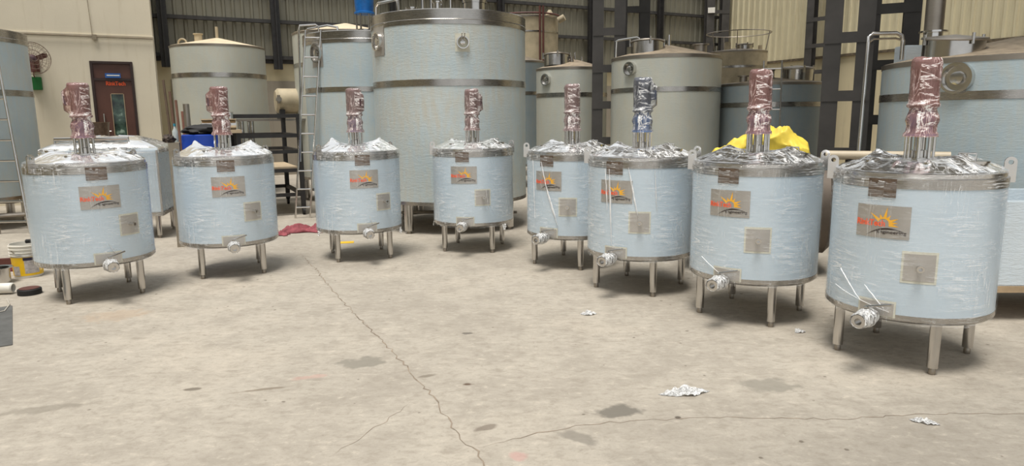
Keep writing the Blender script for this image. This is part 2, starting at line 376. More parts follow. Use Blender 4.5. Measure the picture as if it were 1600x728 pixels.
# door
dr = empty('door_1', on_wall((DS0+DS1)/2, 0), TH); tag(dr, 'dark brown office door with glass strip and transom panel', kind='structure')
hw = (DS1-DS0)/2
m = MB()
for a, b in ((-hw, -hw+.05), (hw-.05, hw)): m.box(a, b, -.03, .12, 0, DTOP)
m.box(-hw+.05, hw-.05, -.03, .12, DTOP-.05, DTOP); m.box(-hw+.05, hw-.05, -.03, .12, 2.47, 2.52); m.build('door_frame', DOORD, dr, bevel=.004)
m = MB(); m.box(-hw+.05, hw-.05, .02, .06, 2.52, DTOP-.05); m.build('transom_panel', DOORB, dr)
m = MB(); g0, g1, gz0, gz1 = -.06, .16, .55, 2.2
m.box(-hw+.05, g0, .01, .05, 0.01, 2.47); m.box(g1, hw-.05, .01, .05, 0.01, 2.47); m.box(g0, g1, .01, .05, 0.01, gz0); m.box(g0, g1, .01, .05, gz1, 2.47)
leaf = m.build('door_leaf', DOORB, dr)
m = MB(); m.box(g0, g1, .028, .034, gz0, gz1); m.build('pane', GLASS, leaf)
m = MB(); 
for a in range(26): m.box(g0, g0+.13 if a < 15 and a > 3 else g1, .036, .04, gz0+.02+a*.062, gz0+.05+a*.062)
m.build('blind', simple('dark_blind', srgb(46, 56, 54), .5), leaf)
m = MB()
for a, b in ((g0-.012, g0), (g1, g1+.012)): m.box(a, b, 0, .05, gz0, gz1)
m.box(g0, g1, 0, .05, gz1, gz1+.012); m.build('glass_bead', simple('bead', srgb(170, 150, 120), .5), leaf)
m = MB(); m.box(-.235, -.215, -.01, .01, 1.55, 1.80); m.cyl((-.225, -.01, 1.78), (-.225, -.05, 1.78), .014); m.cyl((-.225, -.01, 1.57), (-.225, -.05, 1.57), .014); m.cyl((-.225, -.05, 1.55), (-.225, -.05, 1.80), .012)
m.build('pull_handle', STEELW, leaf)
m = MB(); m.cyl((-.225, .01, 1.44), (-.225, -.05, 1.44), .028); m.cyl((-.225, -.05, 1.44), (-.12, -.05, 1.44), .012); m.cyl((-.225, -.05, 1.44), (-.28, -.05, 1.44), .012); m.build('lever_handle', STEELW, leaf)
m = MB(); m.box(-.13, .15, -.04, -.03, 2.525, 2.62); pl = m.build('blue_sign', simple('blue_sign_print', srgb(30, 84, 150), .4), dr)
m = MB(); m.box(-.10, .13, -.0425, -.04, 2.566, 2.588); m.build('white_line', WHITEP, pl)
vs, fs = text_fit('RinkTech', -.13, 2.375, .35, .085, .004)
m = MB(); m.add([(x, .004-z, y) for x, y, z in vs], [f[::-1] for f in fs]); m.build('lettering', ORANGE, leaf)
# conduit, cables and wall fan
m = MB(); m.tube([on_wall(.0, 3.34, .05), on_wall(2.2, 3.345, .05), on_wall(2.22, 3.345, .06), on_wall(4.4, 3.33, .05)], .014, 8)
m.box(-.04, .04, -.02, .03, -.05, .05, Tm(*on_wall(1.05, 3.33, .05), rz=TH)); m.tube([on_wall(1.08, 3.3, .03), on_wall(1.1, 3.9, .03), on_wall(1.12, 4.6, .03)], .006, 6)
cd_ = m.build('conduit', simple('grey_conduit', srgb(140, 128, 108), .6), ow); cd_.matrix_parent_inverse = (Matrix.Translation(Pw) @ Matrix.Rotation(TH, 4, 'Z')).inverted()
fan = empty('wall_fan', on_wall(2.10, 0, 0), TH + R_(0)); 
fc = Vector((0, -.33, 2.86)); FM = Tm(*fc) @ Matrix.Rotation(R_(26), 4, 'Z') @ Matrix.Rotation(R_(82), 4, 'X')
m = MB(); m.lathe([(0, -.10), (.06, -.10), (.075, -.04), (.075, .0), (.03, .03), (0, .035)], 20, FM); m.build('motor', CASTD, fan)
for k in range(3):
    a = k*2*pi/3+.4
    m = MB(); P = [(.05, -.02), (.12, -.075), (.26, -.07), (.275, .0), (.2, .03), (.06, .02)]
    m.prism(P, .006, FM @ Matrix.Rotation(a, 4, 'Z') @ Matrix.Rotation(.25, 4, 'X')); m.build('blade', BROWNR, fan)
m = MB(); 
for rr, zz in ((.31, 0), (.30, .055), (.22, .075), (.14, .08), (.07, .085), (.30, -.06), (.2, -.09)):
    m.tube([FM @ Vector((rr*cos(2*pi*i/32), rr*sin(2*pi*i/32), zz)) for i in range(32)], .004, 5, True)
for i in range(24):
    a = 2*pi*i/24; m.tube([FM @ Vector((r*cos(a), r*sin(a), z)) for r, z in ((.07, .085), (.22, .075), (.30, .055), (.31, 0), (.30, -.06), (.2, -.09), (.07, -.1))], .0022, 4)
m.build('guard', simple('guard_wire', srgb(120, 100, 84), .5), fan)
m = MB(); m.cyl(FM @ Vector((0, 0, -.09)), (0, -.05, 2.75), .02); m.box(-.06, .06, -.05, 0, 2.62, 2.88); m.tube([(0, -.28, 2.8), (-.03, -.2, 2.55), (-.03, -.06, 2.5)], .012, 8); m.build('bracket', BROWNR, fan)
m = MB(); m.box(-.11, .07, -.11, 0, 2.27, 2.52); m.build('green_switch_box', GREEN, fan, bevel=.006)
tag(fan, 'round wall fan with wire guard on cream office wall', 'fan')

# ------------------------------------------------------------------ setting: back and right walls with ribbed cladding
def sheet_mesh(name, wdt, ribs, z0, z1, mat, depth=.035):
    pts = []; p = wdt/ribs
    for i in range(ribs): pts += [(i*p, 0), (i*p+p*.55, 0), (i*p+p*.66, -depth), (i*p+p*.89, -depth)]
    pts.append((wdt, 0)); m = MB(); n = len(pts)
    m.add([(x, y, z) for z in (z0, z1) for x, y in pts], [(i, i+1, n+i+1, n+i) for i in range(n-1)])
    return m.build(name, mat, None, 10)
back = empty('wall_back', Vector((-9.60, 19.20, 0)), TH); tag(back, 'grey ribbed metal wall above a low plastered wall', kind='structure')
m = MB(); m.box(-4, 20, .06, .30, 0, 3.36); m.build('masonry', MASON, back)
m = MB(); m.box(.2, 20, .03, .06, 0, 2.78); m.build('grey_render_band', GREYPL, back)
sh = sheet_mesh('cladding_sheet', 1.0, 4, 3.42, 8.0, CLADG); sh.parent = back; sh.location = (0, .05, 0)
for i in list(range(-4, 0))+list(range(1, 21)): inst(sh, back, (i, .05, 0))
for z in (3.44, 4.46, 5.50, 6.6):
    m = MB(); m.box(-4, 20, -.13, .0, z-.05, z+.05); m.build('purlin', PURLIN, back)
m = MB(); m.box(-4, 20, .0, .07, 3.28, 3.42); m.build('drip_edge', PURLIN, back)
for s in (.12, 3.05, 6.6, 10.3, 13.9, 17.0):
    m = MB(); m.box(s-.12, s+.12, -.26, -.13, 3.1, 8.0); m.box(s-.02, s+.02, -.38, -.26, 3.1, 8); m.build('wall_post', BLACK, back)
rc = Vector((-9.60, 19.20, 0))+U*20                   # corner
rw = empty('wall_right', rc, TH-pi/2); tag(rw, 'cream ribbed metal side wall above a plastered base', kind='structure')
m = MB(); m.box(-.3, 33, .06, .30, 0, 3.6); m.build('masonry', MASON, rw)
sh = sheet_mesh('cladding_sheet', 1.1, 4, 3.6, 8.0, CLADC, .045); sh.parent = rw; sh.location = (0, .05, 0)
for i in range(1, 30): inst(sh, rw, (i*1.1, .05, 0))
m = MB(); m.box(0, 33, -.02, .06, 3.52, 3.6); m.build('drip_edge', simple('stained_flashing', srgb(96, 84, 66), .8, 0, .4, 12), rw)

# unseen rest of hall, added to deepen shade and reflections: side wall, open front
lw = empty('wall_side', on_wall(7, 0, 0), TH-pi/2); tag(lw, 'unseen grey ribbed side wall left of the camera', kind='structure')
m = MB(); m.box(0, 17, -.30, -.06, 0, 3.4); m.build('masonry', MASON, lw)
sh = sheet_mesh('cladding_sheet', 1.0, 4, 3.4, 7.5, CLADG); sh.parent = lw; sh.location = (0, -.05, 0)
for i in range(1, 17): inst(sh, lw, (i, -.05, 0))
fw = empty('wall_front', on_wall(7, 0, 17), TH); tag(fw, 'unseen front wall with a wide open gateway behind the camera', kind='structure')
m = MB(); m.box(0, 1.5, -.3, 0, 0, 7.5); m.box(15.5, 27, -.3, 0, 0, 7.5); m.build('gate_pier', GREYPL, fw)
m = MB(); m.box(1.5, 15.5, -.3, 0, 6.0, 7.5); m.build('gate_lintel', GREYPL, fw)
# unseen roof added to shade the right-hand aisle (nave open to sky light)
rf = empty('shade_roof', U*6.3 + N*(-3.0) + Vector((0, 0, 7.6)), TH); tag(rf, 'unseen sheet roof added to shade part of the right-hand aisle', kind='structure')
m = MB(); m.box(0, 6.5, 0, 17.5, 0, .06); m.build('shade_roof_sheet', CLADG, rf)
for k in range(4): m = MB(); m.box(0, 6.5, k*5.7, k*5.7+.2, -.3, 0); m.build('shade_roof_rafter', COLUMN, rf)
# lattice columns: two chords joined by batten plates
def lattice(name, p, q, z1, zs, label, chord=.15, parent_label=None):
    """p, q: plan positions of the two chords"""
    p = Vector((*p, 0)); q = Vector((*q, 0)); d = (q-p); L = d.length; a = atan2(d.y, d.x)
    t = empty(name, p, a)
    for x in (0, L):
        m = MB(); h = chord/2; tf = .018
        m.box(x-h, x+h, -h, -h+tf, 0, z1); m.box(x-h, x+h, h-tf, h, 0, z1); m.box(x-.008, x+.008, -h+tf, h-tf, 0, z1); m.build('chord', COLUMN, t)
    for z in zs:
        m = MB(); m.box(-chord/2+.01, L+chord/2-.01, -chord/2-.012, -chord/2, z-.065, z+.065); m.build('batten_plate', COLUMN, t)
    m = MB(); m.box(-.2, L+.2, -.2, .2, 0, .025); m.build('base_plate', COLUMN, t)
    return tag(t, label, 'column')
lattice('steel_column', (1.53, 12.2), (1.90, 12.15), 7.5, [.6+.62*i for i in range(11)], 'dark lattice steel column right of the largest tank, nearer of the two there', .19)
lattice('steel_column', (2.32, 14.6), (2.78, 14.55), 7.5, [.4+.68*i for i in range(10)], 'dark lattice steel column standing further back behind the nearer one', .21)
lattice('steel_column', (4.02, 8.72), (4.34, 8.56), 7.5, [.46+.7*i for i in range(10)], 'dark lattice steel column between sixth and last film-wrapped tanks', .19)
lattice('steel_column', (4.86, 9.45), (5.28, 9.25), 7.5, [.12+.72*i for i in range(10)], 'dark lattice steel column just left of the rightmost large tank', .2)
m0 = rc + Vector((.447, -.894, 0))*5.3 - U*.35
lattice('steel_column', (m0.x-.3*.447-.12, m0.y+.3*.894), (m0.x+.3*.447, m0.y-.3*.894), 7.5, [.5+.85*i for i in range(9)], 'black lattice column against the cream ribbed side wall', .26)
cp = rc - U*.5 - N*.45
lattice('steel_column', (cp.x-.3, cp.y-.15), (cp.x+.3, cp.y-.1), 7.5, [.5+.85*i for i in range(9)], 'black corner column where grey cladding meets cream cladding', .3)
m = MB(); m.box(-.13, .13, -.03, 0, 0, .2); o = m.build('wall_notice', WHITEP); o.location = (cp.x-.28, cp.y-.35, 5.55); o.rotation_euler = (0, 0, R_(-16)); tag(o, 'small white notice plate on black corner column', 'sign')

# ------------------------------------------------------------------ the eight film-wrapped mixing tanks
RT = .5
def patch(wd, ht, r, th, ang=0, z=0, n=10):
    """a plate bent round the shell, centred at ang (radians), z"""
    m = MB(); vs = []; fs = []
    for i in range(n+1):
        a = ang+(-wd/2+wd*i/n)/RT
        for rr in (r, r+th):
            for zz in (z-ht/2, z+ht/2): vs.append((rr*cos(a), rr*sin(a), zz))
    for i in range(n):
        A = 4*i; B = A+4
        fs += [(A, B, B+1, A+1), (A+2, A+3, B+3, B+2), (A, A+2, B+2, B), (A+1, B+1, B+3, A+3)]
    fs += [(0, 1, 3, 2), (4*n, 4*n+2, 4*n+3, 4*n+1)]
    return m.add(vs, fs)
def bend(vs, r, ang, z):
    return [((r+p[2])*cos(ang+p[0]/RT), (r+p[2])*sin(ang+p[0]/RT), z+p[1]) for p in vs]
def frame_ring(wd, ht, t, r, th, ang, z):
    m = MB()
    for (w_, h_, dx, dz) in ((wd, t, 0, ht/2-t/2), (wd, t, 0, -ht/2+t/2), (t, ht-2*t, -wd/2+t/2, 0), (t, ht-2*t, wd/2-t/2, 0)):
        q = patch(w_, h_, r, th, ang+dx/RT, z+dz, 6); m.add(q.v, q.f)
    return m
ZB, ZT = .332, 1.238
def nz(x, y, z=0, s=1.0): return mnoise.noise(Vector((x*s, y*s, z*s)))
def make_tank():
    t = empty('mixing_tank', (0, 0, 0))
    sh = MB(); sh.lathe([(RT, ZB+.05), (RT, ZT-.055)], 96); sh.build('shell', SHELL, t)
    b = MB(); b.lathe([(0, ZB), (.455, ZB), (RT-.012, ZB+.006), (RT+.003, ZB+.02), (RT+.003, ZB+.055), (RT, ZB+.055)], 96); b.build('bottom_band', BAND, t)
    b = MB(); b.lathe([(RT, ZT-.06), (RT+.004, ZT-.06), (RT+.004, ZT), (RT-.01, ZT+.006), (RT-.03, ZT+.006)], 96); b.build('top_band', BAND, t)
    l = MB(); l.lathe([(.47, ZT+.004), (.492, ZT+.004), (.492, ZT+.030), (.478, ZT+.036), (.455, ZT+.030), (.31, ZT+.078), (.30, ZT+.083), (0, ZT+.087)], 96); lid = l.build('lid', STEEL, t)
    # lid fittings
    M = Tm(.29*cos(R_(84)), .29*sin(R_(84)), ZT+.060, rz=R_(84))
    q = MB(); q.lathe([(.115, -.02), (.115, .028), (.124, .028), (.124, .040), (.02, .052), (0, .052)], 32, M); q.build('manway', STEEL, lid)
    q = MB(); q.tube([M @ Vector(p) for p in ((-.05, 0, .05), (-.05, 0, .085), (.05, 0, .085), (.05, 0, .05))], .006, 8); q.build('manway_handle', STEELW, lid)
    M = Tm(.27*cos(R_(-98)), .27*sin(R_(-98)), ZT+.075)
    q = MB(); q.lathe([(.03, -.02), (.03, .05), (.045, .05), (.045, .062), (0, .064)], 24, M); q.build('nozzle', STEELW, lid)
    for a in (150, 205, 330, 28):
        q = MB(); q.cyl((.36*cos(R_(a)), .36*sin(R_(a)), ZT+.05), (.36*cos(R_(a)), .36*sin(R_(a)), ZT+.095), .022); q.cyl((.36*cos(R_(a)), .36*sin(R_(a)), ZT+.088), (.36*cos(R_(a)), .36*sin(R_(a)), ZT+.098), .034); q.build('ferrule', STEELW, lid)
    q = MB(); q.box(-.31, .31, -.055, .055, ZT+.083, ZT+.094); q.build('bridge_plate', STEEL, lid, bevel=.003)
    # lifting lugs
    for a in (-62, 118):
        A = R_(a); M = Tm((RT+.010)*cos(A), (RT+.010)*sin(A), 0, rz=A-pi/2)
        m = MB(); h = .034; outer = []; n = 24
        outer = [(-h, ZT-.045), (h, ZT-.045)]+[(h*cos(pi*i/12), ZT+.085+h*sin(pi*i/12)) for i in range(13)]
        hole = [(.015*cos(2*pi*i/n), ZT+.085+.015*sin(2*pi*i/n)) for i in range(n)]
        # plate with a hole, as quads between resampled outline and hole
        oc = Vector((0, ZT+.085)); O = []
        for i in range(n):
            an = 2*pi*i/n; d = Vector((cos(an), sin(an)))
            if d.y >= 0: p = oc+d*h
            else:
                k = min(h/abs(d.x) if abs(d.x) > 1e-6 else 9, (oc.y-(ZT-.045))/abs(d.y)); p = oc+d*k
            O.append((p.x, p.y))
        vs = []
        for x0 in (.0, .012): vs += [(x0, y, z) for y, z in O]+[(x0, y, z) for y, z in hole]
        fs = []
        for i in range(n):
            j = (i+1) % n
            fs += [(i, j, n+j, n+i), (2*n+i, 3*n+i, 3*n+j, 2*n+j), (i, 2*n+i, 2*n+j, j), (n+i, n+j, 3*n+j, 3*n+i)]
        m.add([M @ Vector(p) for p in vs], fs); m.build('lifting_lug', STEELW, t)
    # legs with feet
    for a in (45, 135, 225, 315):
        A = R_(a-1); x, y = .426*cos(A), .426*sin(A)
        m = MB(); m.lathe([(0, .045), (.033, .045), (.033, ZB+.004), (0, ZB+.004)], 24, Tm(x, y)); leg = m.build('leg', STEEL, t)
        m = MB(); m.lathe([(0, 0), (.019, 0), (.021, .004), (.021, .03), (.017, .045), (0, .045)], 16, Tm(x, y)); m.build('foot', STEELD, leg)
    # name plate, logo plate, temperature pocket plate
    patch(.165, .115, RT+.0042, .0024, R_(-1.5), 1.178, 8).build('name_plate', BROWNPL, t)
    lp = patch(.32, .205, RT+.001, .003, R_(0), .967, 16).build('logo_plate', STEELB, t)
    rl = RT+.0046
    cx, cy = .012, -.012
    sun = MB()
    rays = [(142, .108), (112, .064), (80, .108), (54, .068), (24, .092), (7, .084), (-9, .090)]
    ring = [(cx+.032*cos(R_(a)), cy+.032*sin(R_(a))) for a in range(160, -21, -10)]
    for k, a in enumerate(range(160, -20, -10)):
        b = a-10; ro = .046 if a < 70 else .040
        p = [(cx+r*cos(R_(g)), cy+r*sin(R_(g))) for r, g in ((.031, a), (ro, a), (ro, b), (.031, b))]
        sun.add(bend([(x, y, .0004) for x, y in p], rl, 0, .967), [(0, 1, 2, 3)])
    for a, L in rays:
        p = [(cx+.037*cos(R_(a+16)), cy+.037*sin(R_(a+16))), (cx+L*cos(R_(a)), cy+L*sin(R_(a))), (cx+.037*cos(R_(a-16)), cy+.037*sin(R_(a-16)))]
        sun.add(bend([(x, y, .0005) for x, y in p], rl, 0, .967), [(0, 1, 2)])
    sun.build('sun_emblem', YELLOW, lp)
    arc = MB(); n = 24; vs = []; 
    for i in range(n+1):
        u = i/n; x = -.088+.218*u; y = -.092+.050*(1-((u-.60)/.60)**2 if u < .6 else 1-((u-.6)/.62)**2*.75); k = .0052*sin(pi*min(1, max(.02, u)))+.0006
        vs += [(x, y-k, .001), (x, y+k, .001)]
    arc.add(bend(vs, rl, 0, .967), [(2*i, 2*i+2, 2*i+3, 2*i+1) for i in range(n)]); arc.build('swoosh', INK, lp)
    vs, fs = text_fit('RinkTech', -.156, -.030, .178, .040, .0004)
    m = MB(); m.add(bend([(x, y, z+.0016) for x, y, z in vs], rl, 0, .967), fs); m.build('lettering', ORANGE, lp)
    vs, fs = text_fit('Engineering', -.022, -.078, .165, .026, .0004, .012)
    m = MB(); m.add(bend([(x, y, z+.0016) for x, y, z in vs], rl, 0, .967), fs); m.build('small_lettering', INK, lp)
    A = R_(26)
    tp = patch(.170, .170, RT+.001, .003, A, .697, 10).build('pocket_plate', STEELB, t)
    frame_ring(.196, .200, .02, RT+.0008, .002, A, .697).build('tape_border', TAPE, tp)
    M = Tm((RT+.002)*cos(A), (RT+.002)*sin(A), .700, rz=A) @ Matrix.Rotation(pi/2, 4, 'Y')
    m = MB(); m.lathe([(.016, 0), (.016, .05), (.021, .05), (.021, .065), (.011, .065), (.011, .03), (0, .03)], 20, M); m.build('pocket_stub', STEELW, tp)
    # drain outlet with ball valve
    vp = patch(.20, .085, RT+.004, .004, R_(1), .412, 10).build('outlet_plate', STEELB, t)
    frame_ring(.225, .105, .014, RT+.003, .002, R_(1), .415).build('tape_border', TAPE, vp)
    vz = .362
    V = lambda d: Vector((RT-.01+d, 0, vz))
    Mx = Tm(RT-.01, 0, vz) @ Matrix.Rotation(pi/2, 4, 'Y')
    m = MB(); m.lathe([(.024, 0), (.024, .075), (.040, .075), (.040, .088), (.032, .09), (.032, .095), (.048, .10), (.048, .158), (.034, .162), (.034, .166), (.044, .168), (.044, .184), (.028, .186), (.028, .222), (.043, .224), (.043, .240), (.022, .240), (.022, .20), (0, .20)], 28, Mx)
    val = m.build('drain_valve', STEELW, t)
    m = MB(); m.cyl(V(.128)+Vector((0, 0, .03)), V(.128)+Vector((0, 0, .075)), .014); m.box(RT-.01+.10, RT-.01+.155, -.012, .012, vz+.072, vz+.080); m.tube([V(.128)+Vector((0, .0, .078)), V(.128)+Vector((-.01, .05, .09)), V(.11)+Vector((-.02, .13, .108))], .008, 8); m.build('valve_handle', STEEL, val)
    for d in (.082, .175):
        m = MB(); m.cyl(V(d)+Vector((0, .028, .02)), V(d)+Vector((0, .05, .035)), .009); m.cyl(V(d)+Vector((-.007, .03, .03)), V(d)+Vector((.007, .03, .03)), .012); m.build('clamp', STEELW, val)
    vs = []; fs = []; n = 24                                  # film bunched round the valve
    for k, (d, r) in enumerate(((.03, .040), (.06, .050), (.09, .056), (.13, .062), (.165, .058), (.20, .050), (.235, .050), (.246, .046))):
        for i in range(n):
            a = 2*pi*i/n; q = r*(1+.16*nz(cos(a)*3, sin(a)*3, d*40)); vs.append((RT-.01+d, q*cos(a), vz+.004+q*sin(a)))
    for k in range(7):
        for i in range(n): fs.append((k*n+i, k*n+(i+1) % n, (k+1)*n+(i+1) % n, (k+1)*n+i))
    m = MB(); m.add(vs, fs); m.build('valve_wrap', FILMOBJ, val)
    return t

def nz(x, y, z=0, s=1.0): return mnoise.noise(Vector((x*s, y*s, z*s)))
def film_mesh(seed):
    """cling film draped over the lid, down the side and tucked under the bottom edge"""
    rnd = random.Random(seed); n = 192
    rings = []   # (zone, t)
    lid_r = [.112+.0145*k for k in range(26)]+[.485, .494]
    side = [ZT-.01, ZT-.05, ZT-.10]+[ZT-.10-(ZT-.10-ZB-.06)*k/16 for k in range(1, 17)]+[ZB+.03, ZB+.005, ZB-.006]
    big = 1.7 if seed in (2, 3) else 1.0
    pk = [(.29, R_(84), .085*big, .12), (.27, R_(-98), .095*big, .085), (.36, R_(150), .05, .06), (.36, R_(205), .05, .06), (.36, R_(330), .05, .06), (.36, R_(28), .05, .06)]
    def zlid(r, a):
        z = ZT+.048+(.106-.048)*min(1, max(0, (.488-r)/.18))
        x, y = r*cos(a), r*sin(a); add = 0
        for (pr, pa, ph, ps) in pk:
            d = hypot(x-pr*cos(pa), y-pr*sin(pa)); add = max(add, ph*math.exp(-(d/ps)**1.3))
        z += add*(.45 if r > .3 else .6)
        rg = lambda n: max(0, 1-abs(n)*5)
        f = .010*rg(nz(a*2.2+seed*7, r*2, seed))+.004*rg(nz(a*6+seed, r*3, seed*2))+.003*rg(nz(x*8+seed, y*8, seed*3.1))+.001*nz(x*20, y*20, seed)
        return z-.012+f*min(1, (.50-r)/.06+.15)
    vs = []; uv = []; path = 0
    for r in lid_r:
        for i in range(n):
            a = 2*pi*i/n; vs.append((r*cos(a), r*sin(a), zlid(r, a))); uv.append((a*RT, r-.5))
    for k, z in enumerate(side):
        for i in range(n):
            a = 2*pi*i/n
            d = .0085+.0012*nz(a*9, z*16, seed*2)+.001*abs(nz(a*3+z*5, z*30, seed))
            rr = RT+d
            if k == 0: rr = RT+.006+.004*nz(a*20, 0, seed)
            if k >= len(side)-2: rr = RT-.002+.012*nz(a*8, 2, seed); z2 = z-.012*max(0, nz(a*6, 9, seed))*(1 if k == len(side)-1 else .4)
            else: z2 = z
            # room for the outlet pipe: the film bulges round it
            vs.append((rr*cos(a), rr*sin(a), z2)); uv.append((a*RT, .5+ZT-z))
    nr = len(lid_r)+len(side); fs = []
    for j in range(nr-1):
        for i in range(n):
            k = (i+1) % n; fs.append((j*n+i, j*n+k, (j+1)*n+k, (j+1)*n+i))
    return vs, fs, uv, len(lid_r), n
def build_film(seed, parent):
    vs, fs, uv, nl, n = film_mesh(seed)
    me = bpy.data.meshes.new('stretch_film'); me.from_pydata(vs, [], fs)
    ul = me.uv_layers.new(name='UVMap')
    for p in me.polygons:
        seam = (p.index % n) == n-1
        for li, vi in zip(p.loop_indices, p.vertices):
            u, v = uv[vi]
            if seam and (vi % n) == 0: u += 2*pi*RT
            ul.data[li].uv = (u, v)
    me.materials.append(FILM); me.materials.append(FILMCLR if seed >= 7 else FILMTOP)
    for p in me.polygons: p.material_index = 1 if p.index < (nl-1)*n else 0
    me.shade_smooth()
    o = bpy.data.objects.new('stretch_film', me); COL.objects.link(o); o.parent = parent; o['label'] = 'clear wrinkled cling film'
    return o
def tails(seed, parent, spots):
    for k, (a, L) in enumerate(spots):
        rnd = random.Random(seed*10+k); A = R_(a); vs = []; fs = []; nu, nv = 6, 8
        for j in range(nv+1):
            for i in range(nu+1):
                aa = A+(i/nu-.5)*.14*(1-.35*j/nv); rr = RT+.006+.02*nz(i*.9, j*.7, seed+k)+.008*(j/nv)
                vs.append((rr*cos(aa), rr*sin(aa), ZB+.02-L*(j/nv)*(1+.35*nz(i*.8, 3, k+seed))))
        for j in range(nv):
            for i in range(nu): fs.append((j*(nu+1)+i, j*(nu+1)+i+1, (j+1)*(nu+1)+i+1, (j+1)*(nu+1)+i))
        m = MB(); m.add(vs, fs); o = m.build('film_tail', SCRAP, parent)

def build_drive(parent, seed, mat_m, mat_g, wrap, tb, zt=1.983, topless=False):
    """agitator drive: posts, gearbox, motor with terminal box and its bubble-film wrap.  tb = terminal-box angle (local)"""
    z0 = ZT+.094
    m = MB(); m.lathe([(0, z0), (.098, z0), (.098, z0+.012), (0, z0+.012)], 32); m.build('drive_base', STEEL, parent)
    zf = 1.487
    for k in range(8):
        a = k*pi/4+.3; m = MB(); m.cyl((.080*cos(a), .080*sin(a), z0+.012), (.080*cos(a), .080*sin(a), zf), .0095, 10); m.build('post', STEELW, parent)
    m = MB(); m.lathe([(0, z0+.012), (.052, z0+.012), (.052, z0+.06), (.034, z0+.065), (.034, zf), (0, zf)], 20); m.build('shaft_seal', STEEL, parent)
    m = MB(); m.lathe([(0, zf), (.090, zf), (.090, zf+.016), (.070, zf+.022), (.066, zf+.07), (.074, zf+.10), (.074, zf+.15), (.058, zf+.165), (.058, zf+.18), (0, zf+.18)], 32); m.build('gearbox', mat_g, parent)
    zm = zf+.18
    m = MB(); m.lathe([(0, zm), (.076, zm), (.076, zm+.02), (.062, zm+.025), (.062, zt-.07), (.074, zt-.07), (.074, zt-.02), (.06, zt-.008), (0, zt-.008)], 32)
    mo = m.build('agitator_motor', mat_m, parent)
    m = MB()
    for k in range(24):
        a = 2*pi*k/24; m.box(.060, .074, -.0022, .0022, zm+.03, zt-.075, Matrix.Rotation(a, 4, 'Z'))
    m.build('cooling_fins', mat_m, mo)
    if tb is not None:
        m = MB(); m.box(.058, .118, -.042, .042, zt-.20, zt-.11, Matrix.Rotation(tb, 4, 'Z')); m.build('terminal_box', mat_m, mo, bevel=.006)
    # wrap
    prof = [(zf-.006, .102), (zf+.014, .100), (zf+.03, .088), (zf+.07, .086), (zf+.10, .095), (zf+.13, .090), (zf+.16, .077), (zf+.178, .076), (zf+.19, .094), (zf+.205, .094), (zf+.215, .086), (zf+.25, .086), (zf+.30, .086), (zf+.36, .087), (zf+.42, .087), (zf+.46, .087), (zt-.015, .085), (zt+.002, .076), (zt+.006, .03)]
    n = 40; vs = []; uv = []; fs = []
    for j, (z, r) in enumerate(prof):
        for i in range(n):
            a = 2*pi*i/n; k = r+.007*nz(cos(a)*2.5+seed*3, sin(a)*2.5, z*14)+.006*abs(nz(a*4, z*25, seed))
            if tb is not None and zt-.25 < z < zt-.06:
                dd = (a-tb+pi) % (2*pi)-pi; k += .048*max(0, 1-abs(dd)/.75)
            zz = z+(.012*nz(a, seed, 1) if j >= len(prof)-3 else 0)+(.008*nz(a*2, seed, 4) if j == 0 else 0)
            vs.append((k*cos(a), k*sin(a), zz)); uv.append((a*.09, z))
    for j in range(len(prof)-1):
        for i in range(n): fs.append((j*n+i, j*n+(i+1) % n, (j+1)*n+(i+1) % n, (j+1)*n+i))
    vs.append((0, 0, zt+.007)); uv.append((0, zt)); c = len(vs)-1; L = (len(prof)-1)*n
    for i in range(n): fs.append((L+i, L+(i+1) % n, c))
    me = bpy.data.meshes.new('motor_wrap'); me.from_pydata(vs, [], fs); ul = me.uv_layers.new(name='UVMap')
    for p in me.polygons:
        for li, vi in zip(p.loop_indices, p.vertices):
            u, v = uv[vi]
            if p.index % n == n-1 and vi % n == 0 and vi != c: u += 2*pi*.09
            ul.data[li].uv = (u, v)
    me.materials.append(wrap); me.shade_smooth(); o = bpy.data.objects.new('motor_wrap', me); COL.objects.link(o); o.parent = parent

def fold(parent, a0, z0, a1, z1, wd, seed):
    """a tight rope-like fold of film running down the side"""
    n = 26; vs = []; fs = []
    for i in range(n+1):
        u = i/n; a = R_(a0+(a1-a0)*u)+.008*nz(u*6, seed, 1); z = z0+(z1-z0)*u; k = wd*(.25+.9*sin(pi*min(1, u*1.05+.02))**.7)*(1+.5*nz(u*9, seed, 3))
        for q, d in ((-1, .0), (-.3, .005), (.3, .006), (1, .0)): vs.append(((RT+.0105+d)*cos(a+q*k/RT), (RT+.0105+d)*sin(a+q*k/RT), z))
    for i in range(n):
        for q in range(3): fs.append((4*i+q, 4*i+q+1, 4*i+q+5, 4*i+q+4))
    m = MB(); m.add(vs, fs); m.build('film_fold', FOLD, parent, 80)
proto = make_tank()
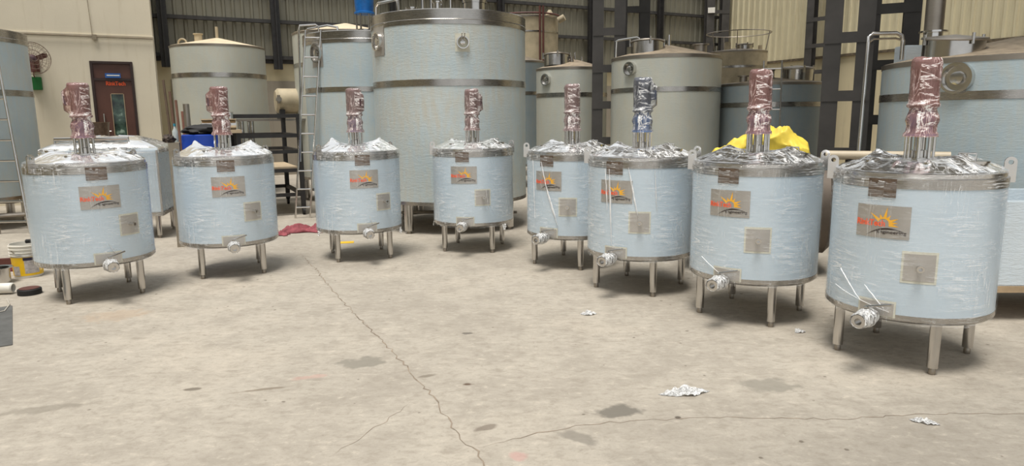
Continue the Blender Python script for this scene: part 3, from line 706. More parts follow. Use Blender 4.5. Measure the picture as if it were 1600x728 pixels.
# x, y, orientation, motor paint, gearbox paint, wrap film, terminal box (world angle), label
TANKS = [
 (-3.996, 6.407, -49.0, CASTD, SLATEB, PINK, -160, 'leftmost film-wrapped steel mixing tank, beside the yellow bucket'),
 (-3.092, 7.338, -64.5, CASTD, CASTD, PINK, 200, 'film-wrapped mixing tank in front of the black trolley frame, second from left'),
 (-1.840, 8.103, -68.5, CASTD, SLATEB, PINKP, -20, 'film-wrapped mixing tank between red cloth and largest tank, third from left'),
 (-0.483, 8.549, -100., CASTD, CASTD, PINKP, 10, 'smallest-looking film-wrapped mixing tank, directly in front of the largest tank'),
 (0.677, 7.595, -126., CASTD, DGREY, PINKP, None, 'film-wrapped mixing tank partly hidden behind the blue-motored one'),
 (1.238, 6.473, -127.5, DGREY, BLUEP, CLEARM, 0, 'film-wrapped mixing tank with a bright blue agitator drive'),
 (1.999, 5.537, -132., CASTD, SLATEB, PINK, None, 'film-wrapped mixing tank in front of the yellow sack'),
 (2.703, 4.518, -140.5, CASTD, SLATEB, PINK, None, 'nearest and largest-looking film-wrapped mixing tank, far right'),
]
for i, (x, y, o_, mm, mg, wr, tb, lab) in enumerate(TANKS):
    t = proto if i == 0 else copy_tree(proto)
    t.location = (x, y, 0); t.rotation_euler = (0, 0, R_(o_)); TANKS[i] = TANKS[i]+(t,)
for i, (x, y, o_, mm, mg, wr, tb, lab, t) in enumerate(TANKS):
    build_drive(t, i+1, mm, mg, wr, None if tb is None else R_(tb-o_))
    build_film(i+1, t)
    for k, (a0, z0, a1, z1, wd) in enumerate({4: [(-9, 1.17, 0, .86, .007), (-2, .92, 14, .50, .011), (-24, 1.18, -20, .55, .004)], 5: [(-7, 1.17, -3, .48, .008), (-12, 1.17, -9, .80, .005), (14, 1.19, 25, .72, .007), (40, 1.17, 43, .8, .003)],
                                              7: [(-30, .62, -10, .44, .005), (-8, .55, 6, .42, .006), (-35, .50, 10, .40, .004)], 6: [(-26, .52, -6, .42, .004)], 3: [(30, .80, 34, .55, .004)], 2: [(4, .56, 9, .42, .005)], 0: [(2, .55, 9, .42, .004)]}.get(i, [])): fold(t, a0, z0, a1, z1, wd, i*7+k)
    if i in (2, 3): tails(i, t, [(-75, .05), (60, .07)])
    tag(t, lab, 'mixing tank', 'film-wrapped mixing tanks')

# ------------------------------------------------------------------ tall storage tanks
def tall_tank(name, loc, R, z0, z1, film, label, bands=(), top='flat', topband=.2, legs=4, legang=0, roofmat=None, apex=.25, legr=.065, rimh=.0, rz=0, cat='storage tank', group='large storage tanks'):
    t = empty(name, (loc[0], loc[1], 0), rz)
    m = MB(); m.lathe([(R, z0+.045), (R, z1-topband)], 96); m.build('shell', film, t)
    m = MB(); m.lathe([(0, z0), (R+.004, z0), (R+.004, z0+.05), (R, z0+.05)], 96); m.build('bottom_band', BAND, t)
    m = MB(); m.lathe([(R, z1-topband), (R+.006, z1-topband), (R+.006, z1-topband*.72), (R+.014, z1-topband*.70), (R+.006, z1-topband*.66), (R+.006, z1-.012), (R-.01, z1), (R-.05, z1)] if topband > .1 else [(R, z1-topband), (R+.006, z1-topband), (R+.01, z1-.01), (R-.02, z1)], 96); m.build('top_band', BAND if topband > .1 else STEELD, t)
    for (a, b) in bands:
        m = MB(); m.lathe([(R, a), (R+.007, a+.002), (R+.007, b-.002), (R, b)], 96); m.build('steel_band', BAND, t)
    ro = MB()
    if top == 'cone': ro.lathe([(R-.01, z1-.004), (R-.012, z1), (.05, z1+apex), (0, z1+apex)], 64)
    else: ro.lathe([(R-.03, z1-.004), (R-.06, z1), (.05, z1+.10), (0, z1+.10)], 64)
    roof = ro.build('roof', roofmat or DUST, t)
    for k in range(legs):
        a = legang+2*pi*k/legs-rz; x, y = (R-.10)*cos(a), (R-.10)*sin(a)
        m = MB(); m.lathe([(0, .04), (legr, .04), (legr, z0+.01), (0, z0+.01)], 20, Tm(x, y)); lg = m.build('leg', STEEL, t)
        m = MB(); m.lathe([(0, 0), (legr*.5, 0), (legr*.5, .04), (0, .04)], 14, Tm(x, y)); m.build('foot', STEELD, lg)
    tag(t, label, cat, group); return t, roof
def on_shell(t, R, ang, z, out=0):            # local position on the shell facing world angle ang
    a = ang-t.rotation_euler[2]; return Tm((R+out)*cos(a), (R+out)*sin(a), z, rz=a) @ Matrix.Rotation(pi/2, 4, 'Y')
def port(t, R, ang, z, r, plate=None, platem=None, depth=.03, ovl=1.0, name='sight_port'):
    M = on_shell(t, R, ang, z)
    m = MB(); m.lathe([(r*1.0, -.01), (r*1.0, depth), (r*.84, depth), (r*.80, .004), (r*.45, .002), (r*.40, depth*.7), (r*.18, depth*.8), (0, depth*.8)], 36, M @ Matrix.Diagonal((ovl, 1, 1, 1))); p = m.build(name, STEELW, t)
    if plate:
        w_, h_ = plate; a0 = ang-t.rotation_euler[2]; n = 8; vs = []; fs = []; m = MB()
        for i in range(n+1):
            a = a0+(-w_/2+w_*i/n)/R
            for rr in (R+.002, R+.006):
                for zz in (z-h_/2, z+h_/2): vs.append((rr*cos(a), rr*sin(a), zz))
        for i in range(n):
            A = 4*i; B = A+4; fs += [(A, B, B+1, A+1), (A+2, A+3, B+3, B+2), (A, A+2, B+2, B), (A+1, B+1, B+3, A+3)]
        m.add(vs, fs); m.build('port_plate', platem or STEELB, t)
    return p
def manway(roof, x, y, z, r, tilt=0, h=.14, lidopen=0):
    M = Tm(x, y, z, rx=tilt)
    m = MB(); m.lathe([(r, -.08), (r, h), (r-.02, h), (r-.02, -.05)], 40, M); k = m.build('manway', STEEL, roof)
    m = MB(); m.lathe([(0, h+.02), (r*1.06, h+.004), (r*1.08, h+.012), (r*1.06, h+.03), (0, h+.06)], 40, M @ Tm(0, 0, 0, rx=lidopen)); m.build('manway_cover', STEELD, k) if False else m.build('manway_cover', STEELD, roof)
    for a in range(0, 360, 90):
        q = MB(); q.cyl(M @ Vector((r*1.07*cos(R_(a)), r*1.07*sin(R_(a)), h-.05)), M @ Vector((r*1.07*cos(R_(a)), r*1.07*sin(R_(a)), h+.06)), .016, 10); q.build('clamp', STEEL, roof)
def nozz(roof, x, y, z, r, h, fl=1.5, mat=None):
    m = MB(); m.lathe([(r, -.05), (r, h-.02), (r*fl, h-.02), (r*fl, h), (r*.8, h), (r*.8, h-.05), (0, h-.05)], 24, Tm(x, y, z)); m.build('nozzle', mat or STEELW, roof)

# largest tank, centre
tE, rE = tall_tank('storage_tank', (-.921, 10.56), 1.146, .425, 3.085, FE, 'largest blue-filmed storage tank in the centre, wide steel top band', [(2.07, 2.162)], 'flat', .20, 4, R_(-122.5), roofmat=STEELD)
aC = atan2(-10.56, .921)
port(tE, 1.146, aC+R_(9), 2.64, .085, (.20, .24), TAPE, .05)
q = MB(); 
for d in (-.018, .018): q.tube([on_shell(tE, 1.146, aC+R_(9), 2.64) @ Vector((-.01, d, .02)), on_shell(tE, 1.146, aC+R_(9), 2.64) @ Vector((-.12, d, .10))], .008, 8)
q.build('port_wiper', STEELB, tE)
port(tE, 1.146, aC-R_(60), 2.71, .13, (.34, .40), STEELB, .05)
nozz(rE, .42, -.55, 3.13, .16, .14, 1.1, STEEL)
m = MB(); m.lathe([(.17, .10), (.17, .40), (0, .40)], 32, Tm(.42, -.55, 3.13)); m.build('agitator_seat', STEEL, rE)
for x in (-.30, -.18, -.04, .09): 
    m = MB(); m.cyl((x, -.62, 3.10), (x, -.62, 3.75), .02, 10); m.build('standpipe', STEELW, rE)
nozz(rE, -.08, -.82, 3.10, .05, .12, 1.6)
m = MB(); m.tube([(-.98, -.55, 3.08), (-.97, -.56, 3.20), (-.93, -.60, 3.24), (-.65, -.86, 3.24), (-.61, -.90, 3.22), (-.60, -.91, 3.08)], .02, 10); m.build('grab_rail', STEELW, rE)
nozz(rE, -.42, -.9, 3.06, .06, .07, 1.5)
m = MB(); m.tube([(-1.0, -.1, .2), (1.0, -.2, .2)], .02, 8); m.tube([(-.6, .3, .16), (.9, .25, .16)], .016, 8); m.build('under_piping', STEELD, tE)
for x, z in ((1.2, .9), (1.26, 1.1)): pass
# tank with the ladder and blue drive (left of the largest one)
tD, rD = tall_tank('storage_tank', (-2.521, 12.243), 1.055, .42, 3.04, FBLUE, 'blue-filmed storage tank with leaning ladder and bright blue drive on top', [(2.075, 2.157)], 'flat', .19, 4, R_(-110), roofmat=STEELD)
aD = atan2(-12.243, 2.521)
port(tD, 1.055, aD-R_(48), 2.70, .12, (.26, .44), STEELB, .05, 1.3)
m = MB(); m.lathe([(0, 3.14), (.16, 3.14), (.16, 3.17), (0, 3.17)], 28); m.build('drive_base', STEEL, rD)
for k in range(6):
    a = k*pi/3+.2; m = MB(); m.cyl((.14*cos(a), .14*sin(a), 3.17), (.14*cos(a), .14*sin(a), 3.43), .016, 10); m.build('post', STEELW, rD)
m = MB(); m.lathe([(0, 3.43), (.175, 3.43), (.175, 3.46), (.15, 3.47), (.16, 3.56), (.165, 3.70), (.12, 3.76), (.12, 4.2), (0, 4.2)], 32); m.build('gearbox', BLUEP, rD)
m = MB(); m.tube([(-.9, -.4, 3.05), (-.88, -.42, 3.14), (-.5, -.6, 3.17), (-.3, -.75, 3.12), (-.28, -.78, 3.04)], .018, 8); m.build('grab_rail', STEELW, rD)
# cone-roofed tanks behind
tall_tank('cone_roof_tank', (-3.366, 14.412), 1.061, .45, 3.34, FGREY, 'cone-roofed pale storage tank mostly hidden behind the laddered tank', [(2.66, 2.74)], 'cone', .05, 4, .4, CREAMROOF, .23)
tC, rC = tall_tank('cone_roof_tank', (-6.393, 15.319), .962, .45, 3.21, FGREY, 'pale grey storage tank with shallow cream cone roof, behind second tank', [(2.53, 2.625)], 'cone', .05, 4, .4, CREAMROOF, .20)
nozz(rC, -.30, -.25, 3.30, .08, .18, 1.25, CREAMT); nozz(rC, .0, .0, 3.40, .03, .25, 1.0, CREAMT)
m = MB(); m.tube([(-.72+.09*cos(a*pi/10), -.1, 3.30+.09*sin(a*pi/10)) for a in range(20)], .02, 8, True); m.build('lifting_ring', CREAMT, rC)
# far left tank with ladder
tA, rA = tall_tank('storage_tank', (-8.85, 10.85), 1.14, .45, 3.04, FBLUE, 'blue-filmed storage tank cut off by the left picture edge', [(2.04, 2.135)], 'flat', .19, 4, atan2(10.845-10.85, .68), roofmat=STEELD)
for dx in (-.05, .05):
    m = MB(); m.tube([(.78+dx, -.55, 3.0), (.98+dx, -.45, 3.5)], .022, 8); m.build('standpipe', STEELD, rA)
m = MB(); m.box(-.9, .9, -.06, .06, .36, .42); m.box(-.06, .06, -.9, .9, .30, .36); m.tube([(.3, -.85, .22), (1.3, -.3, .22)], .035, 8); m.build('leg_frame', STEELD, tA)
def ladder(name, foot, topp, axis, wd, n, label, hooks=None, r=.016, z0=None):
    t = empty(name, foot); F = Vector(foot); D = Vector(topp)-F; ax = Vector(axis).normalized()
    for s in (-.5, .5):
        pts = [ax*wd*s, D+ax*wd*s]
        m = MB(); m.tube(pts, r, 10); m.build('rail', STEELW, t)
    for k in range(n):
        p = D*((k+.6)/n); m = MB(); m.cyl(p-ax*wd/2, p+ax*wd/2, r*.85, 8); m.build('rung', STEELW, t)
    if hooks:
        for pts in hooks: m = MB(); m.tube([Vector(p)-F for p in pts], r*1.05, 10); m.build('hand_rail', STEELW, t)
    return tag(t, label, 'ladder')
ladder('steel_ladder', (-3.53, 11.34, 0), (-3.17, 11.32, 3.06), (1, .1, 0), .24, 10, 'steel ladder leaning on the tank with the blue drive',
       [[(-3.50, 11.30, .95), (-3.43, 11.32, 2.2), (-3.41, 11.34, 3.05), (-3.39, 11.34, 3.13), (-3.15, 11.40, 3.15), (-3.11, 11.42, 3.12), (-3.11, 11.43, 3.04)]])
ladder('steel_ladder', (-7.42, 10.0, 0), (-7.72, 10.15, 3.30), (1, .12, 0), .42, 11, 'steel ladder leaning on the tank at the left picture edge', None, .02)
# tanks to the right of the largest one
tF, rF = tall_tank('cream_tank', (.484, 19.994), .881, 1.2, 4.40, CREAMT, 'tall cream tank with red-brown rails far behind the largest tank', [(3.95, 3.99)], 'cone', .05, 4, .5, CREAMROOF, .1, .08, rz=0, group='far tanks')
m = MB(); m.tube([(.93*cos(a*pi/20), .93*sin(a*pi/20), 4.44) for a in range(40)], .025, 6, True); m.build('top_rail', BROWNR, tF)
for px in (.33, .42): m = MB(); m.cyl((px, -.90, 2.6), (px, -.90, 4.62), .028, 8); m.build('rail_post', BROWNR, tF)
m = MB(); m.lathe([(0, 0), (.12, 0), (.04, .14), (0, .14)], 16, Tm(.62, -.4, 4.44)); m.build('roof_cap', CREAMT, tF)
m = MB(); m.cyl((.86, -.5, 4.28), (1.02, -.55, 4.36), .09, 14); m.build('side_nozzle', CREAMT, tF)
tall_tank('storage_tank', (.20, 16.7), .66, .5, 2.95, FSLATE, 'narrow slate-grey tank seen in the gap right of the largest tank', [(2.16, 2.24)], 'cone', .05, 4, .5, DUST, .16, rz=0, group='tanks behind the columns')
tG, rG = tall_tank('storage_tank', (1.18, 13.448), .681, .45, 2.56, FGREY, 'dusty grey tank left of the nearer lattice column', [(2.01, 2.09)], 'cone', .05, 4, .5, DUST, .18, group='tanks behind the columns')
port(tG, .681, atan2(-13.448, -1.18)-R_(43), 2.33, .11, None, None, .05)
manway(rG, -.30, -.22, 2.66, .24, R_(-6), .12); nozz(rG, .06, -.1, 2.70, .02, .16, 1.0); nozz(rG, -.02, -.3, 2.64, .035, .12, 1.0, STEELD); nozz(rG, .2, 0, 2.70, .02, .08, 1.0)
tH, rH = tall_tank('storage_tank', (2.613, 11.712), .904, .45, 2.60, FGREY, 'dusty grey tank behind the blue drive, round port near its top', [(2.016, 2.094)], 'cone', .06, 4, .5, DUST, .21, group='tanks behind the columns')
aH = atan2(-11.712, -2.613)
port(tH, .904, aH-R_(37), 2.385, .11, None, None, .06)
manway(rH, -.38, -.30, 2.69, .26, R_(-5), .12); nozz(rH, .02, -.1, 2.78, .03, .18, 1.0); nozz(rH, .52, -.2, 2.64, .10, .16, 1.35, STEELD)
m = MB(); m.tube([(-.86, -.1, 2.5), (-.86, -.12, 2.86), (-.82, -.14, 2.88), (-.55, -.35, 2.90), (-.52, -.38, 2.88), (-.5, -.4, 2.68)], .018, 8); m.build('grab_rail', STEELW, rH)
tK, rK = tall_tank('cream_tank', (5.883, 18.066), .724, .8, 3.26, CREAMT, 'far cream tank with a thin hoop rail above it', [(2.82, 2.88)], 'flat', .05, 4, .5, DUST, rz=0, group='far tanks')
m = MB(); m.tube([(.80*cos(a*pi/24), .80*sin(a*pi/24), 3.72) for a in range(48)], .012, 6, True); m.build('hoop_rail', STEELD, tK)
for a in (100, 200, 250, 320): m = MB(); m.cyl((.72*cos(R_(a)), .72*sin(R_(a)), 3.26), (.80*cos(R_(a)), .80*sin(R_(a)), 3.72), .012, 8); m.build('rail_post', STEELD, tK)
manway(rK, .1, -.2, 3.30, .2, 0, .10); nozz(rK, -.3, -.1, 3.3, .08, .2, .8, CREAMT); nozz(rK, .5, -.2, 3.28, .05, .12, 1.0, CREAMT)
tI, rI = tall_tank('storage_tank', (4.402, 11.699), .851, .42, 2.16, FSLATE, 'slate-blue tank with a dusty roof behind the yellow sack', [(1.764, 1.843)], 'cone', .05, 4, .5, DUST, .10, group='tanks behind the columns')
manway(rI, .32, -.25, 2.22, .24, R_(4), .16); nozz(rI, -.28, -.35, 2.2, .10, .18, 1.5, STEELD); nozz(rI, -.1, -.2, 2.22, .06, .16, 1.2, STEELD); nozz(rI, -.58, -.3, 2.16, .06, .12, 1.5, STEELD)
ladder('steel_ladder', (3.98, 10.45, .0), (4.03, 10.70, 2.46), (1, -.35, 0), .26, 8, 'thin steel ladder against the slate-blue tank', None, .013)
tJ, rJ = tall_tank('storage_tank', (5.653, 7.759), 1.332, .40, 2.20, FBLUE, 'large blue-filmed tank with dusty roof and manway at the right edge', [(1.767, 1.854)], 'cone', .06, 4, .9, DUST, .26, group='large storage tanks')
aJ = atan2(-7.759, -5.653)
port(tJ, 1.332, aJ-R_(21), 1.985, .155, None, None, .06)
manway(rJ, -.93, -.30, 2.27, .29, R_(3), .13, R_(4)); nozz(rJ, .1, -.35, 2.40, .025, .16, 1.0); nozz(rJ, -.72, .42, 2.30, .10, .28, 1.5)
m = MB(); m.lathe([(.10, 0), (.10, .9), (0, .9)], 20, Tm(-.72, .42, 2.56)); m.build('chimney_pipe', STEELD, rJ)
m = MB(); m.box(-1.06, -.78, .36, .60, 2.22, 2.42, None); m.build('roof_duct', FWHITE, rJ, bevel=.01)
q = empty('pipe_rail', (4.06, 8.00, 0))
m = MB(); m.tube([(0, 0, 0), (.03, .03, 1.2), (.07, .08, 2.44), (.08, .09, 2.51), (.12, .09, 2.55), (.38, .06, 2.55), (.44, .06, 2.52), (.46, .06, 2.46), (.46, .06, 2.25)], .022, 12); m.build('rail_tube', STEELW, q)
m = MB(); m.tube([(.07, .09, 2.44), (.14, .10, 2.49), (.38, .07, 2.49), (.45, .06, 2.47)], .012, 8); m.build('brace', STEELW, q)
tag(q, 'bent steel pipe handrail reaching onto the rightmost large tank', 'handrail')

# ------------------------------------------------------------------ rectangular wrapped tanks
def film_box(name, loc, rz, w_, d_, z0, z1, mat, label, legs=True, open_top=False, film=True):
    t = empty(name, (*loc, 0), rz)
    m = MB(); m.box(0, w_, 0, d_, z0+.05, z1-.03); 
    if open_top:
        m = MB(); th = .03
        m.box(0, w_, 0, th, z0+.05, z1); m.box(0, w_, d_-th, d_, z0+.05, z1); m.box(0, th, th, d_-th, z0+.05, z1); m.box(w_-th, w_, th, d_-th, z0+.05, z1); m.box(th, w_-th, th, d_-th, z0+.05, z0+.07)
    m.build('body', mat, t, bevel=.008)
    m = MB(); m.box(-.01, w_+.01, -.01, d_+.01, z0, z0+.05); m.build('base_rim', TAN if open_top else BAND, t)
    for x, y in ((0, 0), (w_, 0), (0, d_), (w_, d_)):
        m = MB(); m.box(x-.012, x+.012, y-.012, y+.012, z0+.05, z1-.03); m.build('corner_strip', STEELB, t)
    if legs:
        for x, y in ((.08, .08), (w_-.08, .08), (.08, d_-.08), (w_-.08, d_-.08)):
            m = MB(); m.lathe([(0, .04), (.035, .04), (.035, z0+.01), (0, z0+.01)], 18, Tm(x, y)); lg = m.build('leg', STEEL, t)
            m = MB(); m.lathe([(0, 0), (.02, 0), (.02, .04), (0, .04)], 12, Tm(x, y)); m.build('foot', STEELD, lg)
    return tag(t, label, 'tank')
t0 = film_box('rectangular_tank', (-6.28, 9.10), R_(14), 1.42, 1.0, .325, 1.27, SHELL, 'film-wrapped rectangular tank half hidden behind the leftmost mixing tank')
m = MB(); m.lathe([(0, 1.24), (.42, 1.24), (.42, 1.36), (.36, 1.40), (0, 1.41)], 40, Tm(.62, .5)); m.build('hatch', STEEL, t0)
m = MB(); m.tube([(.15, .12, 1.25), (.15, .12, 1.40), (1.05, .12, 1.40), (1.05, .12, 1.25)], .03, 10); m.build('top_bar', STEELW, t0)
# its film
vs = []; uv = []; fs = []; nu = 72; prof = [(.15, 1.43), (.45, 1.425), (.7, 1.37), (.9, 1.31), (1.0, 1.27), (1.008, 1.20), (1.008, 1.0), (1.008, .8), (1.008, .6), (1.008, .42), (1.003, .33)]
for j, (k, z) in enumerate(prof):
    for i in range(nu):
        a = 2*pi*i/nu; c, s = cos(a), sin(a); f = 1/max(abs(c), abs(s)); rx, ry = c*f, s*f
        wq = .71*k+.012+.008*nz(a*4, z*9, 3); dq = .5*k+.012+.008*nz(a*5, z*8, 6)
        vs.append((.71+rx*wq, .5+ry*dq, z+(.025*abs(nz(rx*6, ry*6, j)) if j < 4 else .004*nz(a*9, j, 1)))); uv.append((a*.7, j*.12))
for j in range(len(prof)-1):
    for i in range(nu): fs.append((j*nu+i, j*nu+(i+1) % nu, (j+1)*nu+(i+1) % nu, (j+1)*nu+i))
me = bpy.data.meshes.new('stretch_film'); me.from_pydata(vs, [], fs); ul = me.uv_layers.new(name='UVMap')
for p in me.polygons:
    for li, vi in zip(p.loop_indices, p.vertices): ul.data[li].uv = (uv[vi][0]+(2*pi*.7 if (p.index % nu == nu-1 and vi % nu == 0) else 0), uv[vi][1])
    
me.materials.append(FILM); me.materials.append(FILMTOP); me.shade_smooth()
for p in me.polygons: p.material_index = 1 if p.index < 5*nu else 0
o = bpy.data.objects.new('stretch_film', me); COL.objects.link(o); o.parent = t0; o['label'] = 'clear wrinkled cling film'
m = MB(); m.lathe([(0, .0), (.20, 0), (.235, .42), (.25, .44), (.235, .44), (.19, .04), (0, .04)], 32); o = m.build('steel_tub', BROWNPL); o.location = (-6.75, 11.1, 1.19); tag(o, 'brownish steel tub standing on a crate by the office wall', 'tub')
m = MB(); m.box(-.45, .45, -.35, .35, 0, 1.19); o = m.build('crate', TAN, bevel=.01); o.location = (-6.75, 11.1, 0); tag(o, 'tan crate under the brownish steel tub by the office wall', 'crate')
film_box('rectangular_tank', (3.72, 5.18), R_(-42+40), 1.5, .9, .24, .965, FWHITE, 'pale film-covered rectangular open tank cut by the right picture edge', True, True)

# ------------------------------------------------------------------ trolley, table and things at the back left
tr = empty('trolley_frame', (-3.64, 11.79, 0), TH)      # local x to the right along the hall, y to the back
def bar(name, p, q, s, mat, par):
    p, q = Vector(p), Vector(q); d = q-p; M = Matrix.Translation(p) @ d.to_track_quat('Z', 'Y').to_matrix().to_4x4(); m = MB(); m.box(-s/2, s/2, -s/2, s/2, 0, d.length, M); return m.build(name, mat, par)
LT, DT_, HT_ = 1.06, 1.74, 1.735
for x, y in ((0, 0), (-LT, 0), (0, DT_), (-LT, DT_)):
    bar('upright', (x, y, .12), (x, y, HT_), .075, BLACK, tr)
    m = MB(); m.cyl((x-.02, y, .06), (x+.02, y, .06), .06, 18); m.build('castor', RUBBER, tr)
    m = MB(); m.box(x-.035, x+.035, y-.03, y+.03, .10, .125); m.build('castor_plate', BLACK, tr)
for z in (.36, .78, 1.10, 1.37, HT_-.03):
    for y in (0, DT_): bar('cross_bar', (-LT+.03, y, z), (-.03, y, z), .06, BLACK, tr)
    for x in (0, -LT): bar('side_bar', (x, .03, z), (x, DT_-.03, z), .06, BLACK, tr)
m = MB(); m.box(-LT+.03, -.03, .03, DT_-.03, .80, .83); m.build('shelf', WOODP, tr)
tag(tr, 'black steel trolley frame on castors behind the second mixing tank', 'trolley')
tb_ = empty('steel_table', (-4.55, 13.75, 0), TH)
m = MB(); m.box(-.9, .9, -.35, .35, 1.62, 1.66); m.build('table_top', STEELD, tb_)
for x in (-.8, -.62, .8):
    for y in (-.28, .28): m = MB(); m.cyl((x, y, 0), (x, y, 1.62), .035, 14); m.build('leg', STEEL, tb_)
tag(tb_, 'long steel table behind the black trolley frame', 'table')
hv = empty('horizontal_vessel', (-4.38, 13.82, 1.66), TH)
m = MB(); m.lathe([(0, -.02), (.20, -.02), (.25, .03), (.25, .5), (.20, .55), (0, .55)], 40, Tm(.0, .15, .35) @ Matrix.Rotation(R_(90), 4, 'Y') @ Tm(0, 0, -.27)); m.build('drum', CREAMT, hv)
m = MB(); m.box(-.25, -.15, -.1, .35, 0, .18); m.box(.15, .25, -.1, .35, 0, .18); m.build('saddle', BLACK, hv)
for x in (-.26, .27):
    m = MB(); m.cyl((x, -.06, .38), (x, -.18, .38), .05, 14); m.cyl((x, -.12, .30), (x, -.12, .46), .03, 12); m.build('valve', STEELD, hv)
tag(hv, 'cream horizontal drum vessel with side valves on the steel table', 'vessel')
# work bench with drum, pots and pipes behind second tank
wb = empty('work_bench', (-4.95, 10.75, 0), TH)
m = MB(); m.box(-.1, .66, -.3, .3, 1.44, 1.49); m.build('bench_top', WOODP, wb)
for x in (-.05, .61):
    for y in (-.25, .25): m = MB(); m.box(x-.03, x+.03, y-.03, y+.03, 0, 1.44); m.build('leg', BLACK, wb)
tag(wb, 'tall bench carrying steel pipe and cup behind the second mixing tank', 'bench')
def wbp(x, y, z): p = Vector((-4.95, 10.75, 0))+U*x+N*y; return (p.x, p.y, z)
m = MB(); m.lathe([(0, 0), (.075, 0), (.075, .5), (.068, .5), (.068, .03), (0, .03)], 28, Matrix.Rotation(R_(90), 4, 'Y')); o = m.build('steel_pipe', STEELW); o.location = wbp(.1, -.05, 1.567); o.rotation_euler = (0, 0, TH); tag(o, 'thick polished steel pipe lying on the tall bench', 'pipe')
m = MB(); m.box(0, .5, -.12, .12, 0, .018); o = m.build('plank', WOODP, bevel=.003); o.location = wbp(.1, -.05, 1.644); o.rotation_euler = (0, 0, TH); tag(o, 'pale plank laid over the steel pipe', 'plank')
m = MB(); m.lathe([(0, 0), (.052, 0), (.052, .10), (.06, .105), (.052, .105), (.047, .01), (0, .01)], 24); o = m.build('steel_cup', STEELW); o.location = wbp(.52, -.05, 1.663); tag(o, 'small steel cup on the pale plank', 'cup')
m = MB(); m.lathe([(0, 0), (.07, 0), (.085, .03), (.05, .065), (0, .075)], 20); o = m.build('cloth_bundle', TAN); o.location = wbp(.37, -.05, 1.663); tag(o, 'small tan cloth bundle beside the steel cup', 'cloth')
dm = empty('blue_drum', (-4.02, 8.93, 0))
m = MB(); m.lathe([(0, 0), (.24, 0), (.255, .03), (.25, .45), (.262, .47), (.25, .49), (.25, .92), (.262, .94), (.25, .96), (.25, 1.45), (.235, 1.46), (.235, 1.0), (0, 1.0)], 40); m.build('barrel', BLUEDRUM, dm)
tag(dm, 'tall bright blue plastic drum behind the second mixing tank', 'drum')
def lump(name, mat, rx, ry, rz_, seed, loc, label, cat, flat=0, fold=.25, n=28, frq=2.2):
    vs = []; fs = []; h = n//2
    for j in range(h+1):
        ph = -pi/2+pi*j/h
        for i in range(n):
            a = 2*pi*i/n; x, y, z = cos(ph)*cos(a), cos(ph)*sin(a), sin(ph)
            k = 1+fold*nz(x*frq+seed, y*frq, z*frq)+fold*.6*abs(nz(x*frq*2.6, y*frq*2.6+seed, z*frq*2.6))
            vs.append((x*k*rx, y*k*ry, max(-1+flat, z*k)*rz_))
    zmin = min(v[2] for v in vs); vs = [(v[0], v[1], v[2]-zmin) for v in vs]
    for j in range(h):
        for i in range(n): fs.append((j*n+i, j*n+(i+1) % n, (j+1)*n+(i+1) % n, (j+1)*n+i))
    m = MB(); m.add(vs, fs); o = m.build(name, mat, None, 60); o.location = loc; return tag(o, label, cat)
lump('black_bag', RUBBER, .23, .22, .07, 3, (-4.02, 8.93, 1.463), 'crumpled black bag lying over the blue drum', 'bag', .3, .35)
m = MB(); m.cyl((0, 0, 0), (-.02, .02, 1.86), .04, 16); o = m.build('steel_tube', STEELD); o.location = (-4.38, 9.34, 0); tag(o, 'upright steel tube standing left of the blue drum', 'tube')
m = MB(); m.lathe([(0, 0), (.035, 0), (.035, .14), (.014, .18), (.014, .21), (0, .21)], 18); bt = m.build('bottle_body', simple('clear_bottle', srgb(190, 198, 196), .2)); 
bo = empty('bottle', (-4.41, 9.01, 1.361)); bt.parent = bo
m = MB(); m.lathe([(.016, .205), (.016, .24), (0, .24)], 14); m.build('cap', simple('teal_cap', srgb(60, 150, 170), .4), bo); tag(bo, 'clear bottle with teal cap beside the upright steel tube', 'bottle')
bx_ = MB(); bx_.box(-.065, .065, -.14, .14, 0, 1.36); o = bx_.build('machine_cabinet', simple('beige_grey_cabinet', srgb(150, 140, 122), .6)); o.location = (-4.38, 8.90, 0); o.rotation_euler = (0, 0, .4); tag(o, 'beige grey cabinet left of the blue drum', 'cabinet')
lump('cable_heap', simple('dark_cables', srgb(70, 58, 50), .7, 0, .5, 24), .06, .08, .06, 8, (-4.41, 8.83, 1.362), 'tangled dark cables heaped on the beige grey cabinet', 'cables', .4, .5, 28, 4)
for k, (a, b) in enumerate((((-5.9, 12.0, 0), (-6.12, 12.25, 2.35)), ((-5.82, 11.95, 0), (-6.05, 12.3, 2.15)), ((-5.72, 11.9, 0), (-5.98, 12.35, 2.0)), ((-5.62, 11.85, 0), (-5.86, 12.3, 1.8)))):
    m = MB(); A = Vector(a); m.cyl((0, 0, 0), Vector(b)-A, .022, 8); o = m.build('leaning_rod', simple('rusty_rod%d' % k, srgb(96+8*k, 78, 62), .7)); o.location = A
    tag(o, ['tallest rusty rod leaning by the office corner', 'second rusty rod leaning by the office corner', 'third rusty rod leaning by the office corner', 'shortest rusty rod leaning by the office corner'][k], 'rod', 'rods leaning by the office corner')

